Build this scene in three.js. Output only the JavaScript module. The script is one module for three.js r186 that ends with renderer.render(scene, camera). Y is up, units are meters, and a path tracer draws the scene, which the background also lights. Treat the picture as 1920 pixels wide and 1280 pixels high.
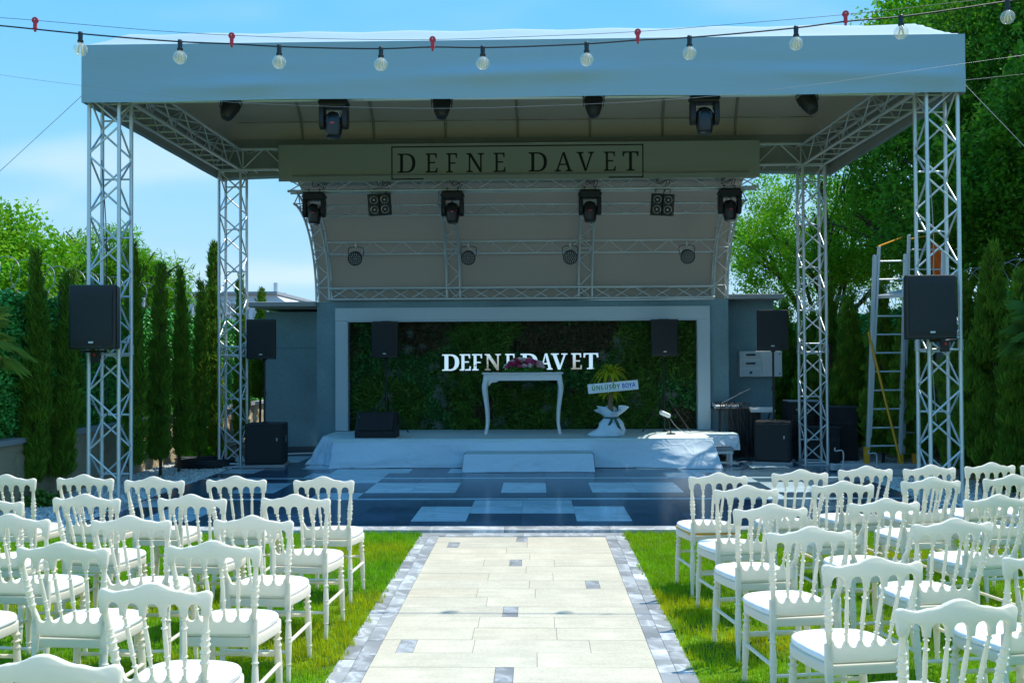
import * as THREE from 'three';
import { mergeGeometries, toCreasedNormals } from 'three/addons/utils/BufferGeometryUtils.js';
import { RoundedBoxGeometry } from 'three/addons/geometries/RoundedBoxGeometry.js';
import { TextGeometry } from 'three/addons/geometries/TextGeometry.js';
import { FontLoader } from 'three/addons/loaders/FontLoader.js';

// ------------------------------------------------------------------ camera, sky, sun, exposure
const scene = new THREE.Scene();
const FPX = 1867, EYE = 1.8;                                   // focal length in pixels of the 1920 px wide photograph; eye height in metres
const camera = new THREE.PerspectiveCamera(2 * Math.atan(640 / FPX) * 180 / Math.PI, 1920 / 1280, 0.05, 600);
camera.position.set(0, EYE, 0);
camera.rotation.order = 'YXZ';
camera.rotation.set(Math.atan(32 / FPX), Math.atan(43 / FPX), -0.30 * Math.PI / 180);
camera.updateMatrixWorld(true);

const renderer = new THREE.WebGLRenderer({ antialias: true });
renderer.toneMapping = THREE.LinearToneMapping;
renderer.toneMappingExposure = 1.15;
renderer.shadowMap.enabled = true;

const SUN = new THREE.Vector3(0.44, 1, -0.19).normalize();
const sun = new THREE.DirectionalLight(new THREE.Color(1, 0.95, 0.85), 4.6);
sun.position.copy(SUN).multiplyScalar(60).add(new THREE.Vector3(0, 0, -12));
sun.target.position.set(0, 0, -12); scene.add(sun, sun.target);
sun.castShadow = true; sun.shadow.mapSize.set(4096, 4096); sun.shadow.radius = 1;
Object.assign(sun.shadow.camera, { left: -22, right: 22, top: 22, bottom: -22, near: 1, far: 140 });

// ------------------------------------------------------------------ small tools
function rng(seed) { let s = seed | 0; return () => { s = (s + 0x6d2b79f5) | 0; let t = Math.imul(s ^ (s >>> 15), 1 | s); t = (t + Math.imul(t ^ (t >>> 7), 61 | t)) ^ t; return ((t ^ (t >>> 14)) >>> 0) / 4294967296; }; }
const V = (x, y, z) => new THREE.Vector3(x, y, z);
const lerp = (a, b, t) => a + (b - a) * t, clamp = (x, a = 0, b = 1) => Math.min(b, Math.max(a, x)), sstep = (a, b, x) => { const t = clamp((x - a) / (b - a)); return t * t * (3 - 2 * t); };
function hash3(x, y, z) { let h = Math.imul(x, 374761393) ^ Math.imul(y, 668265263) ^ Math.imul(z, 2147483647 ^ 0x51ab); h = Math.imul(h ^ (h >>> 13), 1274126177); return ((h ^ (h >>> 16)) >>> 0) / 4294967296; }
function noise(x, y, z = 0, per = 0) {                          // value noise, optionally tiling in x and y
  const xi = Math.floor(x), yi = Math.floor(y), zi = Math.floor(z), f = (t) => t * t * t * (t * (t * 6 - 15) + 10);
  const u = f(x - xi), v = f(y - yi), w = f(z - zi), m = (k) => per ? ((k % per) + per) % per : k;
  const h = (a, b, c) => hash3(m(xi + a), m(yi + b), zi + c);
  return lerp(lerp(lerp(h(0, 0, 0), h(1, 0, 0), u), lerp(h(0, 1, 0), h(1, 1, 0), u), v), lerp(lerp(h(0, 0, 1), h(1, 0, 1), u), lerp(h(0, 1, 1), h(1, 1, 1), u), v), w);
}
function fbm(x, y, z = 0, oct = 4, per = 0) { let s = 0, a = 0.5, n = 0; for (let i = 0; i < oct; i++) { s += a * noise(x, y, z + i * 7.3, per); n += a; x *= 2; y *= 2; per *= 2; a *= 0.5; } return s / n; }
// a photograph pixel at a distance in front of the camera, as a point of the place (used as a ruler when measuring things)
const ray = (px, py) => V((px - 960) / FPX, (640 - py) / FPX, -1).applyQuaternion(camera.quaternion);
const at = (px, py, d) => { const r = ray(px, py); return r.multiplyScalar(d / -r.z).add(camera.position); };
const onLevel = (px, py, h) => { const r = ray(px, py); return r.multiplyScalar((h - EYE) / r.y).add(camera.position); };

const used = new Map();
function numbered(name) { const n = used.get(name) ?? 0; used.set(name, n + 1); return n ? `${name}_${String(n).padStart(3, '0')}` : name; }
function tag(o, label, category, group, kind) { if (label) o.userData.label = label; if (category) o.userData.category = category; if (group) o.userData.group = group; if (kind) o.userData.kind = kind; return o; }
function thing(name, label, category, [x, y, z] = [0, 0, 0], turn = 0, group) {
  const o = new THREE.Group(); o.name = numbered(name); scene.add(o); o.position.set(x, y, z); o.rotation.y = turn;
  return tag(o, label, category, group);
}
function part(name, geo, mat, parent, label) {
  const m = new THREE.Mesh(geo, mat); m.name = parent ? name : numbered(name); m.castShadow = m.receiveShadow = true; (parent || scene).add(m);
  if (label) m.userData.label = label; return m;
}
function copyOf(root, label, [x, y, z], turn = 0, group) {
  const c = root.clone(); c.name = numbered(root.name.replace(/_\d{3}$/, '')); c.userData = { ...root.userData, label }; if (group) c.userData.group = group;
  c.position.set(x, y, z); c.rotation.y = turn; scene.add(c); return c;
}
function merge(list) {
  const mixed = list.some((g) => !g.index) && list.some((g) => g.index);
  const l = list.map((g) => { g = mixed && g.index ? g.toNonIndexed() : g; for (const k of Object.keys(g.attributes)) if (!['position', 'normal', 'uv'].includes(k)) g.deleteAttribute(k); if (!g.attributes.uv) g.setAttribute('uv', new THREE.Float32BufferAttribute(new Float32Array(g.attributes.position.count * 2), 2)); return g; });
  return mergeGeometries(l, false);
}
const UP = V(0, 1, 0);
function rod(a, b, r, seg = 8, r2 = r) { const d = b.clone().sub(a), L = d.length(); const g = new THREE.CylinderGeometry(r2, r, L, seg, 1); g.applyQuaternion(new THREE.Quaternion().setFromUnitVectors(UP, d.normalize())); const m = a.clone().add(b).multiplyScalar(0.5); return g.translate(m.x, m.y, m.z); }
const unitRod = new THREE.CylinderGeometry(1, 1, 1, 8, 1);
function bar(name, a, b, r, mat, parent) { const m = part(name, unitRod, mat, parent); const d = b.clone().sub(a), L = d.length(); m.position.copy(a).add(b).multiplyScalar(0.5); m.quaternion.setFromUnitVectors(UP, d.normalize()); m.scale.set(r, L, r); return m; }
function tubeThrough(pts, r, n = 40, seg = 6, closed = false) { return new THREE.TubeGeometry(new THREE.CatmullRomCurve3(pts, closed, 'centripetal'), n, r, seg, closed); }
function box(w, h, d, x = 0, y = 0, z = 0) { return new THREE.BoxGeometry(w, h, d).translate(x, y, z); }
function rbox(w, h, d, r, x = 0, y = 0, z = 0, s = 2) { return new RoundedBoxGeometry(w, h, d, s, r).translate(x, y, z); }
function lathe(prof, seg = 12) { return new THREE.LatheGeometry(prof.map(([r, y]) => new THREE.Vector2(r, y)), seg); }
function gridGeo(nu, nv, f) {                                    // a sheet f(u, v) -> Vector3 with smooth normals and uv in 0..1
  const g = new THREE.PlaneGeometry(1, 1, nu, nv), p = g.attributes.position, uv = g.attributes.uv;
  for (let i = 0; i < p.count; i++) { const q = f(uv.getX(i), uv.getY(i)); p.setXYZ(i, q.x, q.y, q.z); }
  g.computeVertexNormals(); return g;
}
function slab(w, h, d, ou = 0, ov = 0, rep = 1) {                // box with uv in metres, so that grain keeps its size and differs from piece to piece
  const g = new THREE.BoxGeometry(w, h, d), p = g.attributes.position, n = g.attributes.normal, uv = g.attributes.uv;
  for (let i = 0; i < p.count; i++) { const nx = Math.abs(n.getX(i)), ny = Math.abs(n.getY(i)); const a = nx > 0.5 ? p.getZ(i) : p.getX(i), b = ny > 0.5 ? p.getZ(i) : p.getY(i); uv.setXY(i, a * rep + ou, b * rep + ov); }
  return g;
}
function dataTex(size, f, srgb = true, repeat = 1) {
  const d = new Uint8Array(size * size * 4);
  for (let j = 0; j < size; j++) for (let i = 0; i < size; i++) { const c = f(i / size, j / size), k = (j * size + i) * 4; for (let q = 0; q < 3; q++) d[k + q] = clamp(Array.isArray(c) ? c[q] : c) * 255; d[k + 3] = 255; }
  const t = new THREE.DataTexture(d, size, size); t.wrapS = t.wrapT = THREE.RepeatWrapping; t.magFilter = THREE.LinearFilter; t.minFilter = THREE.LinearMipmapLinearFilter; t.generateMipmaps = true;
  if (srgb) t.colorSpace = THREE.SRGBColorSpace; t.repeat.set(repeat, repeat); t.needsUpdate = true; return t;
}
const lin = (r, g, b) => new THREE.Color().setRGB(r, g, b);
const std = (o) => new THREE.MeshStandardMaterial(o), phys = (o) => new THREE.MeshPhysicalMaterial(o);

// ------------------------------------------------------------------ sky
{
  const W = 1024, H = 512, d = new Float32Array(W * H * 4);
  const stops = [[-1, .30, .30, .24], [-0.02, .42, .52, .52], [0.0, .50, .74, .92], [0.08, .43, .71, .94], [0.2, .27, .63, .96], [0.36, .14, .53, 1.0], [0.6, .10, .50, 1.12], [1, .09, .48, 1.12]];
  for (let j = 0; j < H; j++) for (let i = 0; i < W; i++) {
    const el = ((j + .5) / H - .5) * Math.PI, az = ((i + .5) / W - .5) * 2 * Math.PI, x = Math.cos(el) * Math.cos(az), z = Math.cos(el) * Math.sin(az), y = Math.sin(el);
    let k = 0; while (k < stops.length - 2 && y > stops[k + 1][0]) k++;
    const a = stops[k], b = stops[k + 1], t = clamp((y - a[0]) / (b[0] - a[0])); const c = [1, 2, 3].map((q) => lerp(a[q], b[q], t));
    if (y > 0) {
      const s = 1 / (y + .18), n = fbm(x * s * 1.1 + 3.1, z * s * 2.6 + 8.7, 1.5, 5), cov = sstep(.52, .84, n) * .42 * sstep(0, .06, y);
      const side = Math.max(0, x * SUN.x + y * SUN.y + z * SUN.z), glow = Math.pow(side, 24) * .5;
      const cl = [.86, .93, 1.0]; for (let q = 0; q < 3; q++) c[q] = lerp(c[q], cl[q], cov) + glow * [1, .97, .9][q];
    }
    const p = (j * W + i) * 4; d[p] = c[0]; d[p + 1] = c[1]; d[p + 2] = c[2]; d[p + 3] = 1;
  }
  const sky = new THREE.DataTexture(d, W, H, THREE.RGBAFormat, THREE.FloatType);
  sky.mapping = THREE.EquirectangularReflectionMapping; sky.magFilter = sky.minFilter = THREE.LinearFilter; sky.wrapS = THREE.RepeatWrapping; sky.needsUpdate = true;
  scene.background = sky; scene.environment = sky;
}

// ------------------------------------------------------------------ materials
const T = {};
T.sand = dataTex(512, (u, v) => { const n = fbm(u * 6, v * 6, 0, 4, 6), g = fbm(u * 90, v * 90, 4, 2, 90), s = fbm(u * 3, v * 24, 9, 3, 3); const k = .86 + .10 * (n - .5) + .10 * (g - .5) + .06 * (s - .5) - (g > .78 ? .08 : 0); return [k * 1.0, k * .975, k * .90]; });
T.dark = dataTex(512, (u, v) => { const w = fbm(u * 4, v * 4, 2, 4, 4), r = Math.abs(fbm(u * 3 + w, v * 14 + w * 2, 5, 4) - .5), ve = Math.pow(1 - clamp(r * 9), 3); const k = .30 + .10 * (w - .5) + .05 * (fbm(u * 60, v * 60, 1, 2, 60) - .5) + .06 * ve; return [k * .92, k * .98, k * 1.06]; });
T.light = dataTex(512, (u, v) => { const w = fbm(u * 3, v * 3, 7, 4, 3), r = Math.abs(fbm(u * 2 + w * 1.4, v * 9 + w * 2, 3, 5) - .5), ve = Math.pow(1 - clamp(r * 7), 3); const k = .80 + .06 * (w - .5) - .10 * ve; return [k * .97, k, k * 1.01]; });
T.greystone = dataTex(512, (u, v) => { const w = fbm(u * 5, v * 5, 11, 5, 5), r = Math.abs(fbm(u * 4 + w, v * 4 + w * 2, 13, 4) - .5), ve = Math.pow(1 - clamp(r * 8), 2); const k = .60 + .22 * (w - .5) + .16 * ve; return [k * .97, k * .99, k]; });
T.grass = dataTex(512, (u, v) => { const n = fbm(u * 8, v * 8, 3, 4, 8), g = fbm(u * 120, v * 120, 6, 2, 120); const k = .55 + .5 * (n - .5) + .5 * (g - .5); return [k * .52, k * .72, k * .09]; });
T.pebble = dataTex(256, (u, v) => { const g = fbm(u * 40, v * 40, 2, 2, 40); const k = .62 + .5 * (g - .5); return [k, k, k * .98]; });
T.weave = dataTex(256, (u, v) => .5 + .28 * (fbm(u * 64, v * 64, 1, 2, 64) - .5) + .5 * (fbm(u * 5, v * 5, 8, 3, 5) - .5), false);
T.soil = dataTex(256, (u, v) => { const n = fbm(u * 6, v * 6, 3, 5, 6), g = fbm(u * 60, v * 60, 6, 2, 60); const k = .34 + .25 * (n - .5) + .25 * (g - .5); return [k, k * .86, k * .66]; });
T.wallgrain = dataTex(512, (u, v) => { const n = fbm(u * 5, v * 5, 3, 5, 5), g = fbm(u * 90, v * 90, 6, 2, 90); return .80 + .14 * (n - .5) + .06 * (g - .5); });
T.fine = dataTex(256, (u, v) => .5 + .9 * (fbm(u * 90, v * 90, 2, 3, 90) - .5), false);
T.cloth = dataTex(512, (u, v) => { const w = fbm(u * 4, v * 4, 2, 3, 4); const r = Math.abs(fbm(u * 6 + w * 2, v * 9 + w, 5, 4) - .5); return .5 + .5 * (fbm(u * 7, v * 3, 4, 4, 7) - .5) + .5 * Math.pow(1 - clamp(r * 6), 2); }, false);

const M = {
  alu: std({ color: lin(.64, .69, .69), metalness: .5, roughness: .42 }),
  aluDull: std({ color: lin(.56, .59, .61), metalness: .5, roughness: .45 }),
  black: std({ color: lin(.012, .013, .014), roughness: .5 }),
  blackGloss: std({ color: lin(.014, .015, .016), roughness: .28 }),
  grille: std({ color: lin(.016, .017, .018), roughness: .7, bumpMap: T.fine, bumpScale: .002 }),
  carton: std({ color: lin(.02, .022, .023), roughness: .85, bumpMap: T.fine, bumpScale: .002 }),
  plate: std({ color: lin(.55, .55, .53), roughness: .4 }),
  red: std({ color: lin(.62, .02, .03), roughness: .35 }),
  logoRed: std({ color: lin(.75, .06, .08), roughness: .4 }),
  chair: phys({ color: lin(.94, .88, .75), roughness: .95, transmission: .45, thickness: 0, clearcoat: .25, clearcoatRoughness: .3 }),
  cushion: std({ color: lin(.84, .84, .84), roughness: .8, bumpMap: T.weave, bumpScale: .004 }),
  yellow: std({ color: lin(.75, .42, .03), roughness: .8 }),
  orange: std({ color: lin(.80, .16, .01), roughness: .8 }),
  yellowPaint: std({ color: lin(.62, .30, .01), roughness: .45 }),
  pvc: phys({ color: lin(.33, .45, .50), roughness: .8, transmission: .04, thickness: 0, bumpMap: T.weave, bumpScale: .003, side: THREE.DoubleSide }),
  pvcGrey: phys({ color: lin(.37, .34, .29), roughness: .85, transmission: .06, thickness: 0, side: THREE.DoubleSide }),
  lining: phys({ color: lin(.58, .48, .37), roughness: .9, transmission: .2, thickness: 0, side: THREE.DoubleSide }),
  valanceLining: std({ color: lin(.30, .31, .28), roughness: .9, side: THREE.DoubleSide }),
  seam: std({ color: lin(.30, .25, .19), roughness: .9 }),
  clothWhite: std({ color: lin(.66, .80, .90), roughness: .75, bumpMap: T.cloth, bumpScale: .009, side: THREE.DoubleSide }),
  deckCloth: std({ color: lin(.66, .82, .83), roughness: .75, bumpMap: T.cloth, bumpScale: .004 }),
  wallGrey: std({ color: lin(.33, .53, .60), roughness: .85, map: T.wallgrain }),
  wallDark: std({ color: lin(.10, .11, .12), roughness: .8 }),
  roofSlab: std({ color: lin(.55, .57, .58), roughness: .7, map: T.wallgrain }),
  frameWhite: std({ color: lin(.52, .62, .67), roughness: .5 }),
  tableWhite: phys({ color: lin(.78, .79, .79), roughness: .3, clearcoat: .3 }),
  chrome: std({ color: lin(.93, .93, .92), metalness: 1, roughness: .04 }),
  sand: std({ map: T.sand, color: lin(.75, .73, .66), roughness: .75, bumpMap: T.fine, bumpScale: .001 }),
  sand2: std({ map: T.sand, color: lin(.70, .685, .63), roughness: .75 }),
  sand3: std({ map: T.sand, color: lin(.78, .755, .68), roughness: .7 }),
  sand4: std({ map: T.sand, color: lin(.735, .705, .625), roughness: .8 }),
  dark1: phys({ map: T.dark, color: lin(.8, 1.5, 1.95), specularIntensity: .45, roughness: .20 }),
  dark2: phys({ map: T.dark, color: lin(.65, 1.25, 1.65), specularIntensity: .45, roughness: .17 }),
  dark3: phys({ map: T.dark, color: lin(.95, 1.75, 2.2), specularIntensity: .45, roughness: .22 }),
  light1: phys({ map: T.light, color: lin(1.15, 1.42, 1.52), specularIntensity: .45, roughness: .10 }),
  light2: phys({ map: T.light, color: lin(1.05, 1.34, 1.46), specularIntensity: .45, roughness: .12 }),
  grey1: std({ map: T.greystone, color: lin(1.0, 1.0, .98), roughness: .6 }),
  grey2: std({ map: T.greystone, color: lin(.80, .80, .79), roughness: .55 }),
  grey3: std({ map: T.greystone, color: lin(1.15, 1.15, 1.12), roughness: .6 }),
  grout: std({ color: lin(.45, .44, .40), roughness: .95 }),
  groutDark: std({ color: lin(.05, .05, .05), roughness: .9 }),
  lawn: std({ map: T.grass, color: lin(1.0, 1.15, .22), roughness: 1 }),
  ground: std({ map: T.soil, roughness: 1 }),
  pebbleBed: std({ map: T.pebble, color: lin(1.8, 1.9, 1.95), roughness: .9 }),
  wire: std({ color: lin(.05, .055, .06), roughness: .5, metalness: .3 }),
  wirePale: std({ color: lin(.30, .31, .31), roughness: .4, metalness: .6 }),
  cable: std({ color: lin(.012, .02, .025), roughness: .5 }),
  glass: phys({ color: lin(1, .97, .90), roughness: .03, transmission: .80, thickness: 0, ior: 1.5 }),
  amber: std({ color: lin(.85, .68, .42), roughness: .35, metalness: .2 }),
  bark: std({ color: lin(.10, .075, .05), roughness: .95, bumpMap: T.fine, bumpScale: .02 }),
  cabinet: std({ color: lin(.66, .70, .72), roughness: .45 }),
  lensGlass: std({ color: lin(.75, .76, .74), metalness: .9, roughness: .18 }),
  led: std({ color: lin(.55, .56, .54), roughness: .25 }),
  factory: std({ color: lin(.62, .64, .66), roughness: .85 }),
  factoryWin: std({ color: lin(.50, .36, .30), roughness: .6 }),
  relief: std({ color: lin(.42, .34, .22), roughness: .95, bumpMap: T.fine, bumpScale: .01 }),
};
const leafMat = (r, g, b, t = .35) => phys({ color: lin(r, g, b), roughness: .85, specularIntensity: .25, transmission: t, thickness: 0, side: THREE.DoubleSide });
M.leafBright = leafMat(.165, .42, .008, .48); M.leafMid = leafMat(.12, .32, .012, .45); M.leafDeep = leafMat(.075, .25, .012, .42); M.cypress = leafMat(.12, .27, .025, .34);
M.ivy = std({ color: lin(.08, .40, .06), roughness: .45, side: THREE.DoubleSide }); M.grassBlade = leafMat(.29, .56, .004, .40);
M.boxwood = std({ color: lin(.05, .20, .04), roughness: .55, side: THREE.DoubleSide }); M.fern = std({ color: lin(.08, .20, .02), roughness: .55, side: THREE.DoubleSide }); M.brownLeaf = std({ color: lin(.09, .075, .035), roughness: .6, side: THREE.DoubleSide });
M.stripeLeaf = std({ color: lin(.10, .13, .10), roughness: .5, side: THREE.DoubleSide }); M.dracaena = leafMat(.42, .50, .02, .3); M.palm = leafMat(.10, .22, .04, .3);

// ------------------------------------------------------------------ leaves
function leafCluster(n, R, len, wid, seed, { up = 0, droop = 0, flat = 1 } = {}) {
  const r = rng(seed), pos = [], uv = [];
  for (let i = 0; i < n; i++) {
    const a = r() * 6.283, e = Math.acos(2 * r() - 1), c = V(Math.sin(e) * Math.cos(a), Math.cos(e) * flat, Math.sin(e) * Math.sin(a)).multiplyScalar(R * Math.cbrt(r()));
    const dir = V(r() - .5, r() - .5 + up - droop, r() - .5).normalize(), side = V(r() - .5, r() - .5, r() - .5).cross(dir).normalize(), nrm = dir.clone().cross(side), L = len * (.7 + .6 * r()), w = wid * (.7 + .6 * r());
    const b = c, tip = c.clone().addScaledVector(dir, L), m = c.clone().addScaledVector(dir, L * .45).addScaledVector(nrm, L * .08), l = m.clone().addScaledVector(side, w), q = m.clone().addScaledVector(side, -w);
    for (const p of [b, l, tip, b, tip, q]) { pos.push(p.x, p.y, p.z); uv.push(0, 0); }
  }
  const g = new THREE.BufferGeometry(); g.setAttribute('position', new THREE.Float32BufferAttribute(pos, 3)); g.setAttribute('uv', new THREE.Float32BufferAttribute(uv, 2)); g.computeVertexNormals(); return g;
}
function scatter(name, geo, mat, mats, parent, tint) {          // leaves, blades and pebbles that nobody could count
  const im = new THREE.InstancedMesh(geo, mat, mats.length); im.name = parent ? name : numbered(name); const r = rng(mats.length * 17 + 3), c = new THREE.Color();
  mats.forEach((m, i) => { im.setMatrixAt(i, m); const k = tint ? tint(r, i) : [1, 1, 1]; im.setColorAt(i, c.setRGB(k[0], k[1], k[2])); });
  im.castShadow = im.receiveShadow = true; im.userData.kind = 'stuff'; (parent || scene).add(im); return im;
}
const _q = new THREE.Quaternion(), _e = new THREE.Euler();
function mat4(p, rx, ry, rz, s) { return new THREE.Matrix4().compose(p, _q.setFromEuler(_e.set(rx, ry, rz)).clone(), s.isVector3 ? s : V(s, s, s)); }
const G = { leaf: leafCluster(22, .26, .10, .026, 11), leafSmall: leafCluster(20, .20, .075, .020, 12), feather: leafCluster(20, .24, .16, .014, 13, { droop: .3 }), sprig: leafCluster(16, .05, .085, .0075, 14, { up: .8 }), ivy: leafCluster(10, .055, .05, .020, 15), box: leafCluster(12, .05, .028, .010, 16), fern: leafCluster(10, .06, .11, .009, 17, { droop: .3 }), blade: null };

// ------------------------------------------------------------------ the ground, lawn, walkway and stone floor
const FLOOR = .03, FX0 = -4.95, FX1 = 4.75, WX0 = -1.185, WX1 = .905;
{
  const g = new THREE.PlaneGeometry(600, 600, 1, 1).rotateX(-Math.PI / 2).translate(0, -.05, -100); const uv = g.attributes.uv; for (let i = 0; i < uv.count; i++) uv.setXY(i, uv.getX(i) * 300, uv.getY(i) * 300);
  tag(part('ground', g, M.ground), 'bare earth around and beyond the garden', null, null, 'structure');
  const lawn = thing('lawn', 'green lawn under the white chairs on both sides of the walkway', null); lawn.userData.kind = 'structure';
  const strip = (x0, x1, z0, z1) => { const q = gridGeo(Math.ceil((x1 - x0) * 3), Math.ceil((z0 - z1) * 3), (u, v) => { const x = lerp(x0, x1, u), z = lerp(z0, z1, v); return V(x, -.012 + .012 * fbm(x * .8 + 5, z * .8, 2, 3), z); }); const uv2 = q.attributes.uv, p = q.attributes.position; for (let i = 0; i < uv2.count; i++) uv2.setXY(i, p.getX(i) * .7, p.getZ(i) * .7); return q; };
  part('turf', strip(-12, WX0, 40, -10.3), M.lawn, lawn); part('turf', strip(WX1, 12, 40, -10.3), M.lawn, lawn);
  // blades
  const r = rng(91), bl = [];
  for (let i = 0; i < 15; i++) { const a = r() * 6.283, x = (r() - .5) * .06, z = (r() - .5) * .06, h = .022 + .026 * r(), w = .0022 + .0014 * r(), lx = Math.cos(a) * h * .55 * r(), lz = Math.sin(a) * h * .55 * r(), sx = Math.sin(a) * w, sz = -Math.cos(a) * w; bl.push(x - sx, 0, z - sz, x + sx, 0, z + sz, x + lx, h, z + lz); }
  const bg = new THREE.BufferGeometry(); bg.setAttribute('position', new THREE.Float32BufferAttribute(bl, 3)); bg.computeVertexNormals();
  const ms = [], x0 = -5.6, x1 = 5.6;
  for (let z = -5.2; z > -10.31; z -= .05) for (let x = x0; x < x1; x += .05) {
    const px = x + (r() - .5) * .06, pz = Math.max(z + (r() - .5) * .06, -10.315); const sp = .07 * (fbm(pz * 5, px > 0 ? 3 : 9, 1, 3) - .42); if (px > WX0 + sp && px < WX1 - sp) continue;
    const edge = Math.min(Math.abs(px - WX0), Math.abs(px - WX1)) < .05 ? 1.2 : 1;
    ms.push(mat4(V(px, -.008, pz), 0, r() * 6.283, 0, V(1, edge * (.75 + .6 * r()) * (.8 + .5 * fbm(px * 1.3, pz * 1.3, 4, 3)), 1)));
  }
  const im = scatter('grass', bg, M.grassBlade, ms, null, (rr, i) => { const p = new THREE.Vector3().setFromMatrixPosition(ms[i]); const n = fbm(p.x * 1.1, p.z * 1.1, 9, 3), k = .78 + .4 * rr() , y = sstep(.45, .7, n) + (p.x > 0 ? .35 : 0); return [k * (.80 + .75 * y) * (n > .66 ? 1.15 : 1), k * (.92 + .12 * y), k]; });
  tag(im, 'short bright green grass blades covering the lawn', 'grass');
}
{ // walkway: cream slabs with small grey insets, grey marble border
  const w = thing('walkway', 'cream stone walkway with grey marble border leading to the stage', null); w.userData.kind = 'structure';
  part('bed', slab(WX1 - WX0, .04, 14.3, 0, 0), M.grout, w).position.set((WX0 + WX1) / 2, -.028, -10.3 + 7.15);
  const r = rng(7), cx0 = -.983, cx1 = .70, sands = [M.sand, M.sand2, M.sand3, M.sand, M.sand4, M.sand3];
  const inset = { 14: -.14, 13: -.80, 10: -.18, 7: .448, 4: -.185, 1: -.815, '-1': -.187, '-4': .4, '-7': -.6 };
  const tile = (x0, x1, z0, z1, mat, dy = 0) => { const m = part('tile', slab(x1 - x0 - .003, .03, z0 - z1 - .003, r() * 9, r() * 9, .9), mat, w); m.position.set((x0 + x1) / 2, -.015 + dy + (r() - .5) * .0016, (z0 + z1) / 2); m.rotation.set((r() - .5) * .002, 0, (r() - .5) * .002); };
  for (let k = -14; k < 15; k++) {
    const d0 = 5.84 + .2825 * k, d1 = Math.min(d0 + .2825, 10.12), ins = inset[k]; let cuts = [cx0], x = cx0;
    for (;;) { x += .42 + .62 * r(); if (x > cx1 - .25) break; cuts.push(x); } cuts.push(cx1);
    if (ins !== undefined) { cuts = cuts.filter((c) => Math.abs(c - ins) > .16 || c === cx0 || c === cx1); cuts.push(ins - .053, ins + .053); cuts.sort((a, b) => a - b); }
    for (let i = 0; i < cuts.length - 1; i++) { const isI = ins !== undefined && Math.abs((cuts[i] + cuts[i + 1]) / 2 - ins) < .01; tile(cuts[i], cuts[i + 1], -d0, -d1, isI ? M.grey2 : sands[Math.floor(r() * 6)]); }
  }
  const gs = [M.grey1, M.grey2, M.grey1, M.grey3];
  for (const [a, b] of [[WX0, -1.085], [-1.085, cx0], [cx1, .802], [.802, WX1]]) { let d = 3.6 + r() * .1; while (d < 10.12) { const L = .16 + .16 * r(), e = Math.min(d + L, 10.12); tile(a, b, -d, -e, gs[Math.floor(r() * 4)], .001); d = e; } }
  for (let x = WX0; x < WX1 - .02;) { const L = .2 + .12 * r(), e = Math.min(x + L, WX1); tile(x, e, -10.12, -10.31, gs[Math.floor(r() * 4)], .001); x = e; }
}
{ // polished stone floor of the stage court
  const f = thing('stone_floor', 'polished dark stone floor with pale slabs in front of the stage', null); f.userData.kind = 'structure';
  part('bed', slab(FX1 - FX0 + .1, .05, 9.4), M.groutDark, f).position.set((FX0 + FX1) / 2, FLOOR - .032, -10.33 - 4.7);
  const r = rng(23), darks = [M.dark1, M.dark2, M.dark1, M.dark2, M.dark3], P = .605, X0 = -.16;
  const tile = (x0, x1, d0, d1, mat, name = 'tile', dy = 0) => { x0 = Math.max(x0, FX0); x1 = Math.min(x1, FX1); if (x1 - x0 < .02) return; const m = part(name, slab(x1 - x0 - .003, .024, d1 - d0 - .003, r() * 9, r() * 9, .8), mat, f); m.position.set((x0 + x1) / 2, FLOOR - .012 + dy, -(d0 + d1) / 2); };
  let x = FX0; while (x < FX1 - .01) { const e = Math.min(x + .8 + .3 * r(), FX1); const m = part('kerb_stone', slab(e - x - .004, .05, .246, r() * 9, r() * 9, .9), r() < .5 ? M.grey1 : M.grey3, f); m.position.set((x + e) / 2, FLOOR - .0245, -10.435); x = e; }
  // rows: [near, far, half-offset, list of light spans, whole row light?]
  const rows = [
    [10.56, 10.87, 0, []], [10.87, 11.42, 0, [[-1.37, -.765], [.445, 1.05], [-4.4, -3.79]]], [11.42, 11.95, 0, [[-1.37, -.765], [-.765, .445], [.445, 1.05], [-4.4, -3.79]]], [11.95, 12.47, 0, [[-.765, .445], [-4.95, -4.4]]],
    [12.47, 12.53, .5, null, M.dark3], [12.53, 12.66, .5, null, M.light2],
    [12.66, 13.18, .5, [[-2.9, -2.28], [2.6, 3.2]]], [13.18, 14.24, .5, [[-2.28, -1.07], [-.46, .14], [.75, 1.96], [-4.1, -3.49], [3.2, 3.78]]], [14.24, 14.72, .5, [[-2.9, -2.28], [2.6, 3.2], [-4.95, -4.09]]],
    [14.72, 14.86, .5, null, M.light2], [14.86, 15.45, .5, [[-3.49, -2.28], [1.96, 2.56]]], [15.45, 16.05, 0, [[-3.2, -2.0], [-1.4, -.8], [-4.95, -4.4], [2.2, 2.9]]], [16.05, 17.1, 0, [[-3.8, -3.18], [3.4, 4.07]]], [17.1, 18.2, .5, [[-4.7, -4.09]]], [18.2, 19.3, .5, [[-4.1, -3.5]]]];
  for (const [d0, d1, off, lights, all] of rows) {
    if (all) { for (let xx = FX0; xx < FX1; xx += 1.21) tile(xx, Math.min(xx + 1.21, FX1), d0, d1, all); continue; }
    for (let k = -10; k < 10; k++) { const a = X0 + P * (k + off), c = a + P / 2, li = lights.some(([s, e]) => c > s - .05 && c < e + .05); tile(a, a + P, d0, d1, li ? (r() < .6 ? M.light1 : M.light2) : darks[Math.floor(r() * 5)]); }
  }
}
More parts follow.
